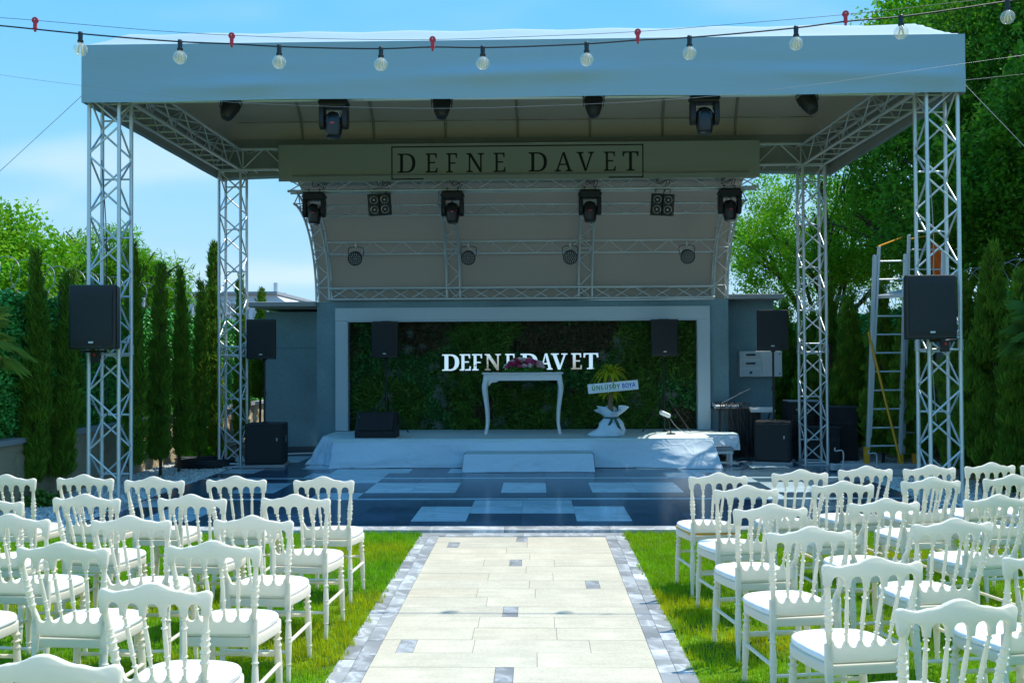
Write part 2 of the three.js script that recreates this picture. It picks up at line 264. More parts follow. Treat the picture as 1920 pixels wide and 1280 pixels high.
{ // white pebble strips beside the floor
  const peb = new THREE.IcosahedronGeometry(1, 0); const r = rng(55);
  for (const [x0, x1, d1, label] of [[-6.35, -4.97, 18.4, 'strip of white pebbles between the floor and the left wall'], [4.77, 6.3, 18.4, 'strip of white pebbles between the floor and the right hedge']]) {
    const bed = part('pebble_bed', new THREE.PlaneGeometry(x1 - x0, d1 - 10.3).rotateX(-Math.PI / 2), M.pebbleBed); bed.position.set((x0 + x1) / 2, -.006, -(10.3 + d1) / 2); tag(bed, label + ', pale bed', null, null, 'structure');
    const ms = []; for (let i = 0; i < 7800; i++) { const s = .012 + .014 * r(); ms.push(mat4(V(lerp(x0, x1, r()), .002 + .008 * r(), -lerp(10.32, d1, r())), r() * 6, r() * 6, r() * 6, V(s * (1 + r() * .5), s * .7, s))); }
    tag(scatter('pebbles', peb, M.pebbleBed, ms, null, (q) => { const k = .75 + .45 * q(); return [k, k, k * .98]; }), label, 'pebbles');
  }
}

// ------------------------------------------------------------------ truss work
function trussBox(o, A, B, U, W, s, bay, rc, rb, { rings = [], faces = [0, 1, 2, 3], ladder = [], start = 0 } = {}) {
  const dir = B.clone().sub(A), L = dir.length(); dir.normalize(); const h = s / 2;
  const c = [[-1, -1], [1, -1], [1, 1], [-1, 1]].map(([a, b]) => U.clone().multiplyScalar(a * h).addScaledVector(W, b * h));
  for (const q of c) bar('chord', A.clone().add(q), B.clone().add(q), rc, M.alu, o);
  const n = Math.max(1, Math.round(L / bay)), step = L / n;
  for (const f of faces) {
    const p = c[f], q = c[(f + 1) % 4];
    for (let i = 0; i < n; i++) {
      const a = A.clone().addScaledVector(dir, step * i + .015), b = A.clone().addScaledVector(dir, step * (i + 1) - .015), odd = (i + f + start) % 2;
      if (ladder.includes(f)) { bar('brace', A.clone().addScaledVector(dir, step * (i + .5)).add(p), A.clone().addScaledVector(dir, step * (i + .5)).add(q), rb, M.alu, o); continue; }
      bar('brace', a.add(odd ? p : q), b.add(odd ? q : p), rb, M.alu, o);
    }
  }
  for (const t of rings) for (let f = 0; f < 4; f++) bar('brace', A.clone().addScaledVector(dir, t).add(c[f]), A.clone().addScaledVector(dir, t).add(c[(f + 1) % 4]), rb, M.alu, o);
}
const TS = .36, X = V(1, 0, 0), Y = V(0, 1, 0), Z = V(0, 0, 1);
const TOW = { fl: [-5.12, -11.88], fr: [4.775, -11.88], bl: [-5.07, -16.6], br: [4.60, -16.6] };
const towerLabels = { fl: 'aluminium truss tower at the front left corner, behind a large hung speaker', fr: 'aluminium truss tower at the front right corner beside the ladder', bl: 'aluminium truss tower at the back left beside the grey left wing', br: 'aluminium truss tower at the back right beside the electrical boxes' };
for (const k of ['fl', 'fr', 'bl', 'br']) {
  const o = thing('truss_tower', towerLabels[k], 'truss tower', [TOW[k][0], 0, TOW[k][1]], 0, 'towers carrying the stage canopy');
  const rings = [.06, 1.86, 2.0, 4.93]; for (let y = .8; y < 4.8; y += .72) rings.push(y);
  trussBox(o, V(0, .02, 0), V(0, 4.96, 0), X, Z, TS, .36, .025, .0125, { rings: [.06, 1.86, 2.0, 4.93], start: k.endsWith('r') ? 1 : 0 });
  for (let y = .42; y < 4.9; y += .72) bar('brace', V(-TS / 2, y, -TS / 2), V(TS / 2, y, -TS / 2), .0125, M.alu, o);
  for (const [a, b] of [[-1, -1], [1, -1], [1, 1], [-1, 1]]) { part('coupler', new THREE.CylinderGeometry(.032, .032, .13, 10), M.aluDull, o).position.set(a * TS / 2, 1.93, b * TS / 2); }
  part('base_plate', rbox(.52, .02, .52, .006, 0, .035, 0), M.aluDull, o);
}
const RB = 4.97, RT = 5.31, RC = (RB + RT) / 2;
function roofTruss(label, A, B, U) { const o = thing('roof_truss', label, 'roof truss', [0, 0, 0], 0, 'horizontal trusses under the canopy'); trussBox(o, A, B, U, Y, TS - .02, .38, .025, .0115, { ladder: [0], rings: [.03, A.distanceTo(B) - .03] }); return o; }
roofTruss('aluminium roof truss along the left edge under the canopy', V(-5.12, RC, -11.88), V(-5.07, RC, -16.6), X);
roofTruss('aluminium roof truss along the right edge under the canopy', V(4.775, RC, -11.88), V(4.60, RC, -16.6), X);
roofTruss('aluminium roof truss along the front, hidden behind the valance', V(-4.94, RC, -11.88), V(4.595, RC, -11.88), Z);
roofTruss('aluminium roof truss at the back behind the printed banner', V(-4.88, RC, -16.6), V(4.42, RC, -16.6), Z);

// ------------------------------------------------------------------ canopy cloth
{
  const o = thing('stage_canopy', 'large white fabric canopy with deep valance over the stage court', 'canopy');
  const x0 = -5.34, x1 = 5.0, zf = -11.58, zb = -16.83, top = 5.53, bot = 4.85, rise = .23, ins = .42;
  const wr = (x, y, s) => { const u = x * .35 + s, v = (y - bot) / (top - bot), d = fbm(u * 1.1, y * 3 + x * .12, s, 3) - .5, band = Math.exp(-Math.pow((v - .33 - .10 * Math.sin(x * .55 + s)) / .13, 2)); return .04 * d + .16 * band * (fbm(x * .6, s * 3, 3, 3) - .32) * (v < .98 ? 1 : 0) + .008 * (fbm(x * 2.2 + y * 2, y * 5, s + 2, 3) - .5); };
  // front valance, its top edge rolling over the truss
  const val = (f, n, name) => part(name, gridGeo(n, 22, f), M.pvc, o);
  val((u, v) => { const x = lerp(x0, x1, u), y = lerp(bot, top, v) + .008 * Math.sin(x * 1.7) * (1 - v); return V(x, y, zf + wr(x, y, 1) * (1 - Math.pow(v, 8)) * sstep(0, .04, Math.min(u, 1 - u) + .01)); }, 220, 'front_valance');
  val((u, v) => { const z = lerp(zb, zf, u), y = lerp(bot, top, v); return V(x0 - wr(z, y, 5) * Math.min(1, 6 * Math.min(u, 1 - u)), y, z); }, 90, 'side_valance');
  val((u, v) => { const z = lerp(zf, zb, u), y = lerp(bot, top, v); return V(x1 + wr(z, y, 9) * Math.min(1, 6 * Math.min(u, 1 - u)), y, z); }, 90, 'side_valance');
  val((u, v) => { const x = lerp(x1, x0, u), sag = .35 * Math.pow(Math.sin(u * Math.PI), .35), y = lerp(bot - .02 + sag * .25, top, v); return V(x, y, zb - wr(x, y, 12) * Math.min(1, 6 * Math.min(u, 1 - u))); }, 120, 'back_valance');
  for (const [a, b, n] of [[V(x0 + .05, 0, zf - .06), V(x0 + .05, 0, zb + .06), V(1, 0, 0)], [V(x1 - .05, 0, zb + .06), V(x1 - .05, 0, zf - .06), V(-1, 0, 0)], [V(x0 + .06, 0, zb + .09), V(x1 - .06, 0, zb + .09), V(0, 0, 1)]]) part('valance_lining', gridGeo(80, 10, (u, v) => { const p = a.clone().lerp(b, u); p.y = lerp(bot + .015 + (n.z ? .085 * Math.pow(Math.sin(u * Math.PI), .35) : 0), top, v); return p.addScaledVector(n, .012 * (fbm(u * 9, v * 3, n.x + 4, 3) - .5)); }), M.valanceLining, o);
  // roof sheet: a low hipped tray
  const prof = (t, L) => { const e = Math.min(t, L - t); return clamp(e / ins); };
  part('roof_sheet', gridGeo(150, 90, (u, v) => {
    const x = lerp(x0, x1, u), z = lerp(zf, zb, v), h = Math.min(prof(x - x0, x1 - x0), prof(zf - z, zf - zb)), k = h * h * (3 - 2 * h) * .35 + h * .65;
    const sagx = Math.abs(((x + .27) / 1.22 + 50.5) % 1 - .5) * 2;
    return V(x, top + rise * k + .02 * (1 - sagx) * sstep(.4, 1, h) * 1 - .0 + .012 * (fbm(x * .8, z * .8, 3, 3) - .5) * h + .07 * Math.sin(Math.PI * clamp((zf - z) / (zf - zb))) * h, z);
  }), M.pvc, o);
  const under = (x, z) => { const h = Math.min(prof(x - x0, x1 - x0), prof(zf - z, zf - zb)), k = h * h * (3 - 2 * h) * .35 + h * .65, sagx = Math.abs(((x + .27) / 1.22 + 50.5) % 1 - .5) * 2; return top - .03 + rise * k + .02 * (1 - sagx) * sstep(.4, 1, h) + .07 * Math.sin(Math.PI * clamp((zf - z) / (zf - zb))) * h; };
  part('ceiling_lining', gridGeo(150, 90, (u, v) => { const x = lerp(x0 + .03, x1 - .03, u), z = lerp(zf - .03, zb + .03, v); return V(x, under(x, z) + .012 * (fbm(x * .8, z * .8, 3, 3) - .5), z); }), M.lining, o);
  for (let i = -3; i <= 3; i++) { const x = -.27 + i * 1.22, pts = []; for (let k = 0; k <= 24; k++) { const z = lerp(zf - .06, zb + .06, k / 24), xx = -.27 + (x + .27) * (.84 + .16 * (-z - 13.3) / 3.5); pts.push(V(xx, under(xx, z) - .012, z)); } const g = tubeThrough(pts, .022, 60, 6); part('purlin', g, M.seam, o); }
  part('crossbar', rod(V(x0 + .4, under(-.8, zb + ins) - .004, zb + ins), V(x1 - .4, under(-.8, zb + ins) - .004, zb + ins), .007), M.seam, o);
  part('front_rail', tubeThrough([V(x0 + .01, top - .012, zf - .012), V(x1 - .01, top - .012, zf - .012)], .012, 4, 6), M.pvc, o);
}
{ // printed banner hung on the back truss
  const W = 7.94, H = .6, cv = document.createElement('canvas'); cv.width = 2048; cv.height = 156; const c = cv.getContext('2d'), S = 2048 / W;
  c.fillStyle = '#9ba196'; c.fillRect(0, 0, 2048, 156); c.fillStyle = '#0c0f0e'; c.strokeStyle = '#0c0f0e';
  const m = (px) => (px - 520) / 905 * 2048, my = (py) => clamp((py - 266) / 69) * 156;
  c.lineWidth = 5; c.beginPath(); c.moveTo(m(795), my(332.5)); c.lineTo(m(735), my(332.5)); c.lineTo(m(735), my(271)); c.lineTo(m(1207), my(271)); c.lineTo(m(1207), my(332.5)); c.lineTo(m(1143), my(332.5)); c.stroke();
  c.font = '100px serif'; const cap = 71, want = (320 - 284) / 69 * 156, xs = { D: [745, 781], E: [798, 822], F: [837, 859], N: [875, 909], e: [926, 950], d: [992, 1029], A: [1043, 1074], V: [1084, 1115], q: [1133, 1157], T: [1169, 1199] };
  for (const [k, [a, b]] of Object.entries(xs)) { const ch = { e: 'E', d: 'D', q: 'E' }[k] || k, w = c.measureText(ch).width * .93; c.save(); c.translate(m(a), my(320.5)); c.scale((m(b) - m(a)) / w, want / cap); c.fillText(ch, -c.measureText(ch).width * .035, 0); c.restore(); }
  const t = new THREE.CanvasTexture(cv); t.colorSpace = THREE.SRGBColorSpace; t.anisotropy = 8;
  const o = thing('banner', 'long grey fabric banner with black framed lettering on the back truss', 'banner', [-.265, 5.05, -16.36]);
  const mat = std({ map: t, roughness: .8, side: THREE.DoubleSide });
  part('printed_cloth', gridGeo(160, 16, (u, v) => { const x = (u - .5) * W, y = (v - .5) * H, e = Math.exp(-Math.pow((u - .08) / .1, 2)) + Math.exp(-Math.pow((u - .36) / .16, 2)) + Math.exp(-Math.pow((u - .80) / .1, 2)) * .6; const q = (x * 1 + y * 1.0) * 3.1; return V(x, y, .018 * e * Math.pow(Math.max(0, Math.sin(q + 2 * fbm(x, y, 1, 2))), 3) * (1 - v * .75) + .008 * (fbm(x * 1.5, y * 2, 4, 3) - .5)); }), mat, o);
  part('hem_bar', rod(V(-W / 2, H / 2, -.012), V(W / 2, H / 2, -.012), .012), M.aluDull, o);
}

// ------------------------------------------------------------------ curved shell behind the stage
{
  const o = thing('stage_shell', 'curved grey fabric shell on bowed trusses above the stage wall', 'stage shell');
  const ell = (t, off = 0) => V(0, 2.87 + (1.74 - off) * Math.cos(t), -(16.42 + (1.88 - off) * Math.sin(t)));
  part('shell_cloth', gridGeo(80, 30, (u, v) => { const tt = lerp(0, Math.PI / 2, 1 - v), p = ell(tt, lerp(-.22, -.035, sstep(0, .9, tt))); p.z += .12 * (1 - sstep(0, .3, tt)); const x = lerp(-4.0, 3.52, u); p.x = x; p.y += .012 * (fbm(x * .7, v * 4, 2, 3) - .5); p.z += .03 * (fbm(x * .5, v * 3, 6, 3) - .5); return p; }), M.pvcGrey, o);
  for (const xc of [-3.87, -1.48, .925, 3.37]) {
    for (const sx of [-.12, .12]) for (const off of [0, .22]) { const pts = []; for (let i = 0; i <= 14; i++) { const p = ell(i / 14 * Math.PI / 2, off); p.x = xc + sx; pts.push(p); } part('rib_chord', tubeThrough(pts, .021, 28, 8), M.alu, o); }
    for (let i = 0; i < 10; i++) { const a = i / 10 * Math.PI / 2, b = (i + 1) / 10 * Math.PI / 2, s = i % 2 ? 1 : -1; const q = (t, off, x) => { const p = ell(t, off); p.x = xc + x; return p; };
      bar('rib_brace', q(a, .22, -.12 * s), q(b, .22, .12 * s), .010, M.alu, o); for (const x of [-.12, .12]) bar('rib_brace', q(a, i % 2 ? 0 : .22, x), q(b, i % 2 ? .22 : 0, x), .010, M.alu, o); if (i % 3 === 0) bar('rib_brace', q(a, .22, -.12), q(a, .22, .12), .010, M.alu, o); }
  }
  // cross trusses
  const flat = (ta, tb, off, segs) => { for (const t of [ta, tb]) { const a = ell(t, off), b = a.clone(); a.x = -3.75; b.x = 3.25; bar('cross_chord', a, b, .019, M.alu, o); } const n = segs; for (let i = 0; i < n; i++) { const a = ell(i % 2 ? ta : tb, off), b = ell(i % 2 ? tb : ta, off); a.x = lerp(-3.7, 3.2, i / n); b.x = lerp(-3.7, 3.2, (i + 1) / n); bar('cross_brace', a, b, .009, M.alu, o); } };
  flat(.30, .50, .10, 26); flat(.88, 1.03, .12, 26);
  trussBox(o, V(-4.10, 4.70, -16.52), V(3.70, 4.70, -16.52), Z, Y, .2, .40, .022, .0095);
  trussBox(o, V(-3.75, 2.99, -18.12), V(3.25, 2.99, -18.12), Z, Y, .2, .36, .02, .0095);
}

// ------------------------------------------------------------------ the building behind the stage
{
  const o = thing('stage_building', 'low grey rendered building behind the stage with two flat roofed wings', 'building');
  part('back_wall', slab(7.52, 2.86, .3, .3, .2, .35), M.wallGrey, o).position.set(-.24, 1.43, -18.66);
  part('pillar', slab(.37, 2.86, .34, .1, .6, .35), M.wallGrey, o).position.set(-3.815, 1.43, -18.35);
  part('pillar', slab(.37, 2.86, .34, .7, .2, .35), M.wallGrey, o).position.set(3.335, 1.43, -18.35);
  part('lintel', slab(6.78, .13, .34, .7, .2, .35), M.wallGrey, o).position.set(-.24, 2.795, -18.35);
  part('wing_wall', slab(1.2, 2.72, .25, .5, .2, .35), M.wallGrey, o).position.set(-4.60, 1.36, -19.2);
  part('wing_wall', slab(1.2, 2.72, 3.0, .9, .2, .35), M.wallGrey, o).position.set(-4.60, 1.36, -20.85);
  part('wing_wall', slab(.98, 2.86, .25, .1, .9, .35), M.wallGrey, o).position.set(4.01, 1.43, -18.95);
  part('wing_wall', slab(.98, 2.86, 2.6, .1, .9, .35), M.wallGrey, o).position.set(4.01, 1.43, -20.4);
  part('roof_slab', rbox(1.28, .085, 4.0, .01), M.roofSlab, o).position.set(-4.64, 2.815, -20.05);
  part('roof_slab', rbox(1.02, .085, 3.5, .01), M.roofSlab, o).position.set(4.03, 2.905, -19.9);
  part('panel_joint', box(.9, .006, .006), M.wallDark, o).position.set(-4.55, 2.02, -19.073);
  part('skirting', box(1.2, .10, .02), M.wallDark, o).position.set(-4.60, .08, -19.066);
}
{
  const o = thing('wall_frame', 'broad white frame around the green plant wall', 'frame');
  const b = (n, w, h, x, y) => part(n, rbox(w, h, .12, .008), M.frameWhite, o).position.set(x, y, -18.12);
  b('upright', .215, 1.998, -3.535, 1.5); b('upright', .215, 1.998, 3.06, 1.5); b('top_board', 6.81, .235, -.2375, 2.6185);
  part('inner_trim', box(6.36, .02, .15), M.frameWhite, o).position.set(-.2375, 2.489, -18.13);
  for (const x of [-3.42, 2.945]) part('inner_trim', box(.018, 1.976, .15), M.frameWhite, o).position.set(x, 1.489, -18.13);
}
{ // green wall
  const o = thing('plant_wall', 'dense dark green wall of mixed artificial foliage behind the stage', 'plant wall');
  part('backing', box(6.36, 2.2, .06), std({ color: lin(.04, .13, .03), roughness: 1 }), o).position.set(-.24, 1.57, -18.44);
  const r = rng(77), lists = { box: [], fern: [], brown: [], broad: [] };
  for (let i = 0; i < 9000; i++) {
    const x = lerp(-3.41, 2.93, r()), y = lerp(.52, 2.52, r()), n = fbm(x * 1.1 + 3, y * 1.1, 2, 3), m = fbm(x * 1.4 + 9, y * 1.4, 7, 3);
    const k = n > .56 ? 'fern' : m > .63 ? 'brown' : n < .40 ? 'broad' : 'box', bump = .10 * fbm(x * 3, y * 3, 5, 2);
    lists[k].push(mat4(V(x, y, -18.42 + bump + .05 * r()), r() * 6, r() * 6, r() * 6, (.7 + .7 * r()) * (k === 'box' ? 1.1 : 1.2)));
  }
  const tint = (q) => { const k = .35 + 1.0 * q(); return [k, k, k]; };
  scatter('foliage', G.box, M.boxwood, lists.box, o, tint); scatter('foliage', G.fern, M.fern, lists.fern, o, tint); scatter('foliage', G.box, M.brownLeaf, lists.brown, o, tint); scatter('foliage', G.ivy, M.boxwood, lists.broad, o, tint);
  // rosettes with long pale striped leaves
  const leaf = (() => { const sh = new THREE.Shape(); sh.moveTo(0, 0); sh.quadraticCurveTo(.022, .06, 0, .15); sh.quadraticCurveTo(-.022, .06, 0, 0); const g = new THREE.ShapeGeometry(sh, 5), p = g.attributes.position; for (let i = 0; i < p.count; i++) p.setZ(i, .35 * p.getY(i) - 2.4 * p.getY(i) ** 2 + Math.abs(p.getX(i)) * .35); g.computeVertexNormals(); return g; })();
  const ros = []; for (let i = 0; i < 9; i++) { const g = leaf.clone(); g.rotateZ(i / 9 * 6.283 + .2 * r()); ros.push(g); } const rosette = merge(ros), rm = [];
  for (const [px, py] of [[775, 630], [760, 648], [790, 655], [812, 690], [830, 705], [845, 720], [815, 735], [835, 752], [800, 790], [815, 795], [720, 745], [705, 760], [740, 705], [862, 690], [960, 745], [1020, 770], [1150, 640], [1165, 655], [1172, 640], [1140, 668], [1158, 675], [1195, 745], [1185, 760], [1260, 740], [1255, 660], [930, 790], [985, 720], [1060, 790]]) for (let j = 0; j < 2; j++) { const p = at(px + (r() - .5) * 22, py + (r() - .5) * 16, 18.3); rm.push(mat4(V(p.x, p.y, -18.27 - .02 * r()), (r() - .5) * .6, (r() - .5) * .6, r() * 6, .45 + .45 * r())); }
  scatter('striped_plant', rosette, M.stripeLeaf, rm, o, (q) => { const k = .6 + .6 * q(); return [k, k, k]; });
}
const fontLoader = new FontLoader(), serifBold = await fontLoader.loadAsync('fonts/droid/droid_serif_bold.typeface.json'), sansBold = await fontLoader.loadAsync('fonts/droid/droid_sans_bold.typeface.json');
{ // mirror letters on the plant wall
  const o = thing('mirror_lettering', 'mirror finished capital letters fixed to the plant wall above the table', 'lettering', [0, 0, -18.22]);
  const spans = [['D', 829, 861], ['E', 862, 883], ['F', 885, 904], ['N', 909, 939], ['E', 947, 966], ['D', 976, 1008], ['A', 1012, 1036], ['V', 1033, 1064], ['E', 1071, 1091], ['T', 1094, 1122]];
  for (const [ch, a, b] of spans) { const pa = at(a, 695 - (a - 829) * .011, 18.22), pb = at(b, 664 - (a - 829) * .009, 18.22); const g = new TextGeometry(ch, { font: serifBold, size: 1, depth: .02, height: .02, bevelEnabled: true, bevelThickness: .004, bevelSize: .004, bevelSegments: 1, curveSegments: 6 }); g.computeBoundingBox(); const bb = g.boundingBox, sx = (pb.x - pa.x) / (bb.max.x - bb.min.x), sy = (pb.y - pa.y) / (bb.max.y - bb.min.y); g.translate(-bb.min.x, -bb.min.y, 0).scale(sx, sy, 1); const m = part('letter', g, M.chrome, o); m.position.set(pa.x, pa.y, 0); m.rotation.set(-.014 + (hash3(a, 3, 2) - .5) * .03, (hash3(a, 1, 2) - .5) * .05, 0); }
}

// ------------------------------------------------------------------ stage, step and drapes
const SH = .5;
function drape(nu, nv, top, bottom, amp, seed) { const metres = (g) => { const w = top(0).distanceTo(top(1)), h = top(.5).distanceTo(bottom(.5)), uv = g.attributes.uv; for (let i = 0; i < uv.count; i++) uv.setXY(i, uv.getX(i) * w * .8, uv.getY(i) * h * .8); return g; }; return metres(gridGeo(nu, nv, (u, v) => { const a = top(u), b = bottom(u), p = b.clone().lerp(a, v); const n = fbm(u * 9, v * 2.2, seed, 4) - .5, f = Math.pow(Math.abs(Math.sin(u * 17 + 4 * fbm(u * 4, v * 1.5, seed + 3, 2))), 5); p.z += amp * (1 - v * v) * (n * 1.3 + .35 * f); p.y += (v < .02 ? .006 * n : 0); p.x += amp * .5 * (1 - v) * (fbm(u * 7, v * 3, seed + 9, 3) - .5); return p; })); }
{
  const o = thing('stage', 'low stage draped in pale cloth in front of the plant wall', 'stage');
  part('deck', rbox(6.2, .06, 2.18, .012), M.deckCloth, o).position.set(-.22, SH - .03, -17.27);
  part('deck', rbox(.62, .06, 1.2, .012), M.deckCloth, o, 'narrow side deck at right end').position.set(3.16, SH - .035, -17.75);
  part('side_skirt', drape(30, 12, (u) => V(lerp(2.86, 3.48, u), SH - .03, -17.14), (u) => V(lerp(2.86, 3.50, u), .22, -17.1), .04, 31), M.clothWhite, o);
  part('deck', rbox(.34, .06, 1.3, .012), M.deckCloth, o, 'narrow side deck at left end').position.set(-3.47, SH - .04, -17.6);
  part('side_skirt', drape(46, 22, (u) => V(lerp(-3.64, -3.27, u), SH - .03, -16.94), (u) => V(lerp(-3.86, -3.0, u), FLOOR + .006, lerp(-16.75, -16.42, u) + .05 * Math.sin(u * 14)), .17, 27), M.clothWhite, o);
  part('carcass', box(6.1, .43, 2.0, -.22, .235, -17.3), M.wallDark, o);
  part('skirt', drape(260, 22, (u) => V(lerp(-3.30, 2.86, u), SH - .004, -16.185), (u) => { const e = sstep(.78, .95, u), l = sstep(.06, 0, u); return V(lerp(-3.31, 2.93, u) + .05 * e - .03 * l, FLOOR + .006, -16.14 + .02 * Math.sin(u * 30) + .24 * e + .05 * l); }, .085, 3), M.clothWhite, o);
  part('side_skirt', drape(40, 16, (u) => V(2.87, SH - .004, lerp(-16.19, -17.2, u)), (u) => V(2.90, FLOOR + .006, lerp(-16.0, -17.2, u)), .03, 8), M.clothWhite, o);
  part('side_skirt', drape(60, 18, (u) => V(-3.31, SH - .004, lerp(-18.0, -16.19, u)), (u) => V(-3.315, FLOOR + .006, lerp(-18.0, -16.16, u)), .02, 18), M.clothWhite, o);
}
{
  const o = thing('stage_step', 'cloth covered step centred in front of the stage', 'step');
  part('tread', rbox(2.0, .05, .58, .012), M.deckCloth, o).position.set(-.11, .285, -15.86);
  part('carcass', box(1.9, .24, .5, -.11, .15, -15.88), M.wallDark, o);
  part('skirt', drape(110, 14, (u) => V(lerp(-1.12, .90, u), .308, -15.565), (u) => { const e = Math.pow(Math.abs(2 * u - 1), 8); return V(lerp(-1.12, .90, u) * (1 + .02 * e), FLOOR + .006, -15.50 + .03 * e); }, .035, 41), M.clothWhite, o);
  for (const s of [0, 1]) part('side_skirt', drape(24, 12, (u) => V(s ? .905 : -1.125, .308, lerp(-15.57, -16.1, s ? u : 1 - u)), (u) => V(s ? .93 : -1.15, FLOOR + .006, lerp(-15.52, -16.05, s ? u : 1 - u)), .03, 50 + s), M.clothWhite, o);
}
{ // console table with flowers
  const z = -17.32, cx = at(980, 697, 17.3).x, H = 1.06, W = 1.36, D = .42;
  const o = thing('console_table', 'white high console table with curved legs on the stage', 'table', [cx, SH, z]);
  part('tabletop', rbox(W + .04, .03, D + .04, .01, 0, H - .015, 0), M.tableWhite, o);
  part('apron', merge([rbox(W - .02, .11, .03, .006, 0, H - .085, D / 2 - .02), rbox(W - .02, .11, .03, .006, 0, H - .085, -D / 2 + .02), rbox(.03, .11, D - .06, .006, -W / 2 + .02, H - .085, 0), rbox(.03, .11, D - .06, .006, W / 2 - .02, H - .085, 0), rbox(W - .04, .012, .012, .004, 0, H - .05, D / 2)]), M.tableWhite, o);
  for (const sx of [-1, 1]) for (const sz of [-1, 1]) {
    const pts = [[0, H - .03, .058], [.012, H - .16, .066], [.03, H - .26, .062], [.012, H - .45, .05], [-.012, .40, .043], [-.018, .2, .038], [.0, .06, .038], [.015, .0, .042]];
    const g = gridGeo(16, 30, (u, v) => { const t = (1 - v) * (pts.length - 1), i = Math.min(pts.length - 2, Math.floor(t)), f = t - i, q = [0, 1, 2].map((k) => { const a = pts[Math.max(0, i - 1)][k], b = pts[i][k], c = pts[i + 1][k], d = pts[Math.min(pts.length - 1, i + 2)][k]; return .5 * (2 * b + (c - a) * f + (2 * a - 5 * b + 4 * c - d) * f * f + (3 * b - a - 3 * c + d) * f * f * f); }); const a = u * 6.283, sq = 1 / Math.pow(Math.pow(Math.abs(Math.cos(a)), 4) + Math.pow(Math.abs(Math.sin(a)), 4), .25); return V(sx * (W / 2 - .05 + q[0]) + Math.cos(a) * q[2] * .8 * sq * .9, q[1], sz * (D / 2 - .05 + q[0] * .6) + Math.sin(a) * q[2] * .8 * sq * .9); });
    const sh = new THREE.Shape(); sh.moveTo(0, 0); sh.lineTo(.17, 0); sh.quadraticCurveTo(.15, -.035, .09, -.03); sh.quadraticCurveTo(.03, -.03, 0, -.1);
    part('leg', g, M.tableWhite, o);
    const br = new THREE.ExtrudeGeometry(sh, { depth: .018, bevelEnabled: true, bevelSize: .003, bevelThickness: .003, bevelSegments: 1 }); if (sx > 0) br.scale(-1, 1, 1); br.translate(sx * (W / 2 - .095), H - .135, sz * (D / 2 - .03) - .009); part('corner_bracket', br, M.tableWhite, o);
  }
  const f = thing('flower_arrangement', 'low arrangement of pink and white roses on the console table', 'flowers', [cx + .02, SH + H, z]);
  const r = rng(5), petals = [[.66, .10, .26], [.78, .58, .62], [.84, .81, .78], [.58, .06, .20], [.76, .38, .48]].map((c) => std({ color: lin(...c), roughness: .8, side: THREE.DoubleSide }));
  const rose = (() => { const l = []; for (let k = 0; k < 3; k++) for (let j = 0; j < 5; j++) { const R = .016 + .014 * k, a0 = j / 5 * 6.283 + k * .6; l.push(gridGeo(4, 3, (u, v) => { const a = a0 + (u - .5) * 1.5, y = v * (.05 - .008 * k), rr = R * (.55 + .55 * v + .25 * v * v * k * .5); return V(Math.cos(a) * rr, y + .004 * k * -1, Math.sin(a) * rr); })); } return merge(l); })();
  for (let i = 0; i < 46; i++) { const a = r() * 6.283, q = Math.sqrt(r()), x = Math.cos(a) * q * .33, zz = Math.sin(a) * q * .14, y = .03 + .17 * Math.sqrt(Math.max(0, 1 - q * q)) * (.8 + .3 * r()); const m = part('rose', rose, petals[Math.floor(r() * 5)], f); m.position.set(x, y, zz); m.rotation.set((r() - .5) * .8 + zz * 4, r() * 6, -x * 2.6); m.scale.setScalar(.85 + .5 * r()); }
  const lm = []; for (let i = 0; i < 60; i++) { const a = r() * 6.283, q = Math.sqrt(r()); lm.push(mat4(V(Math.cos(a) * q * .34, .02 + .13 * (1 - q * q) * r(), Math.sin(a) * q * .15), r() * 6, r() * 6, r() * 6, .8)); } scatter('greenery', G.ivy, M.boxwood, lm, f, (q) => [.8 + q(), .8 + q(), .8]);
  part('tray', lathe([[0, 0], [.2, 0], [.22, .03], [.21, .03], [.19, .01], [0, .01]], 20), M.boxwood, f).scale.set(1.5, 1, .65);
}
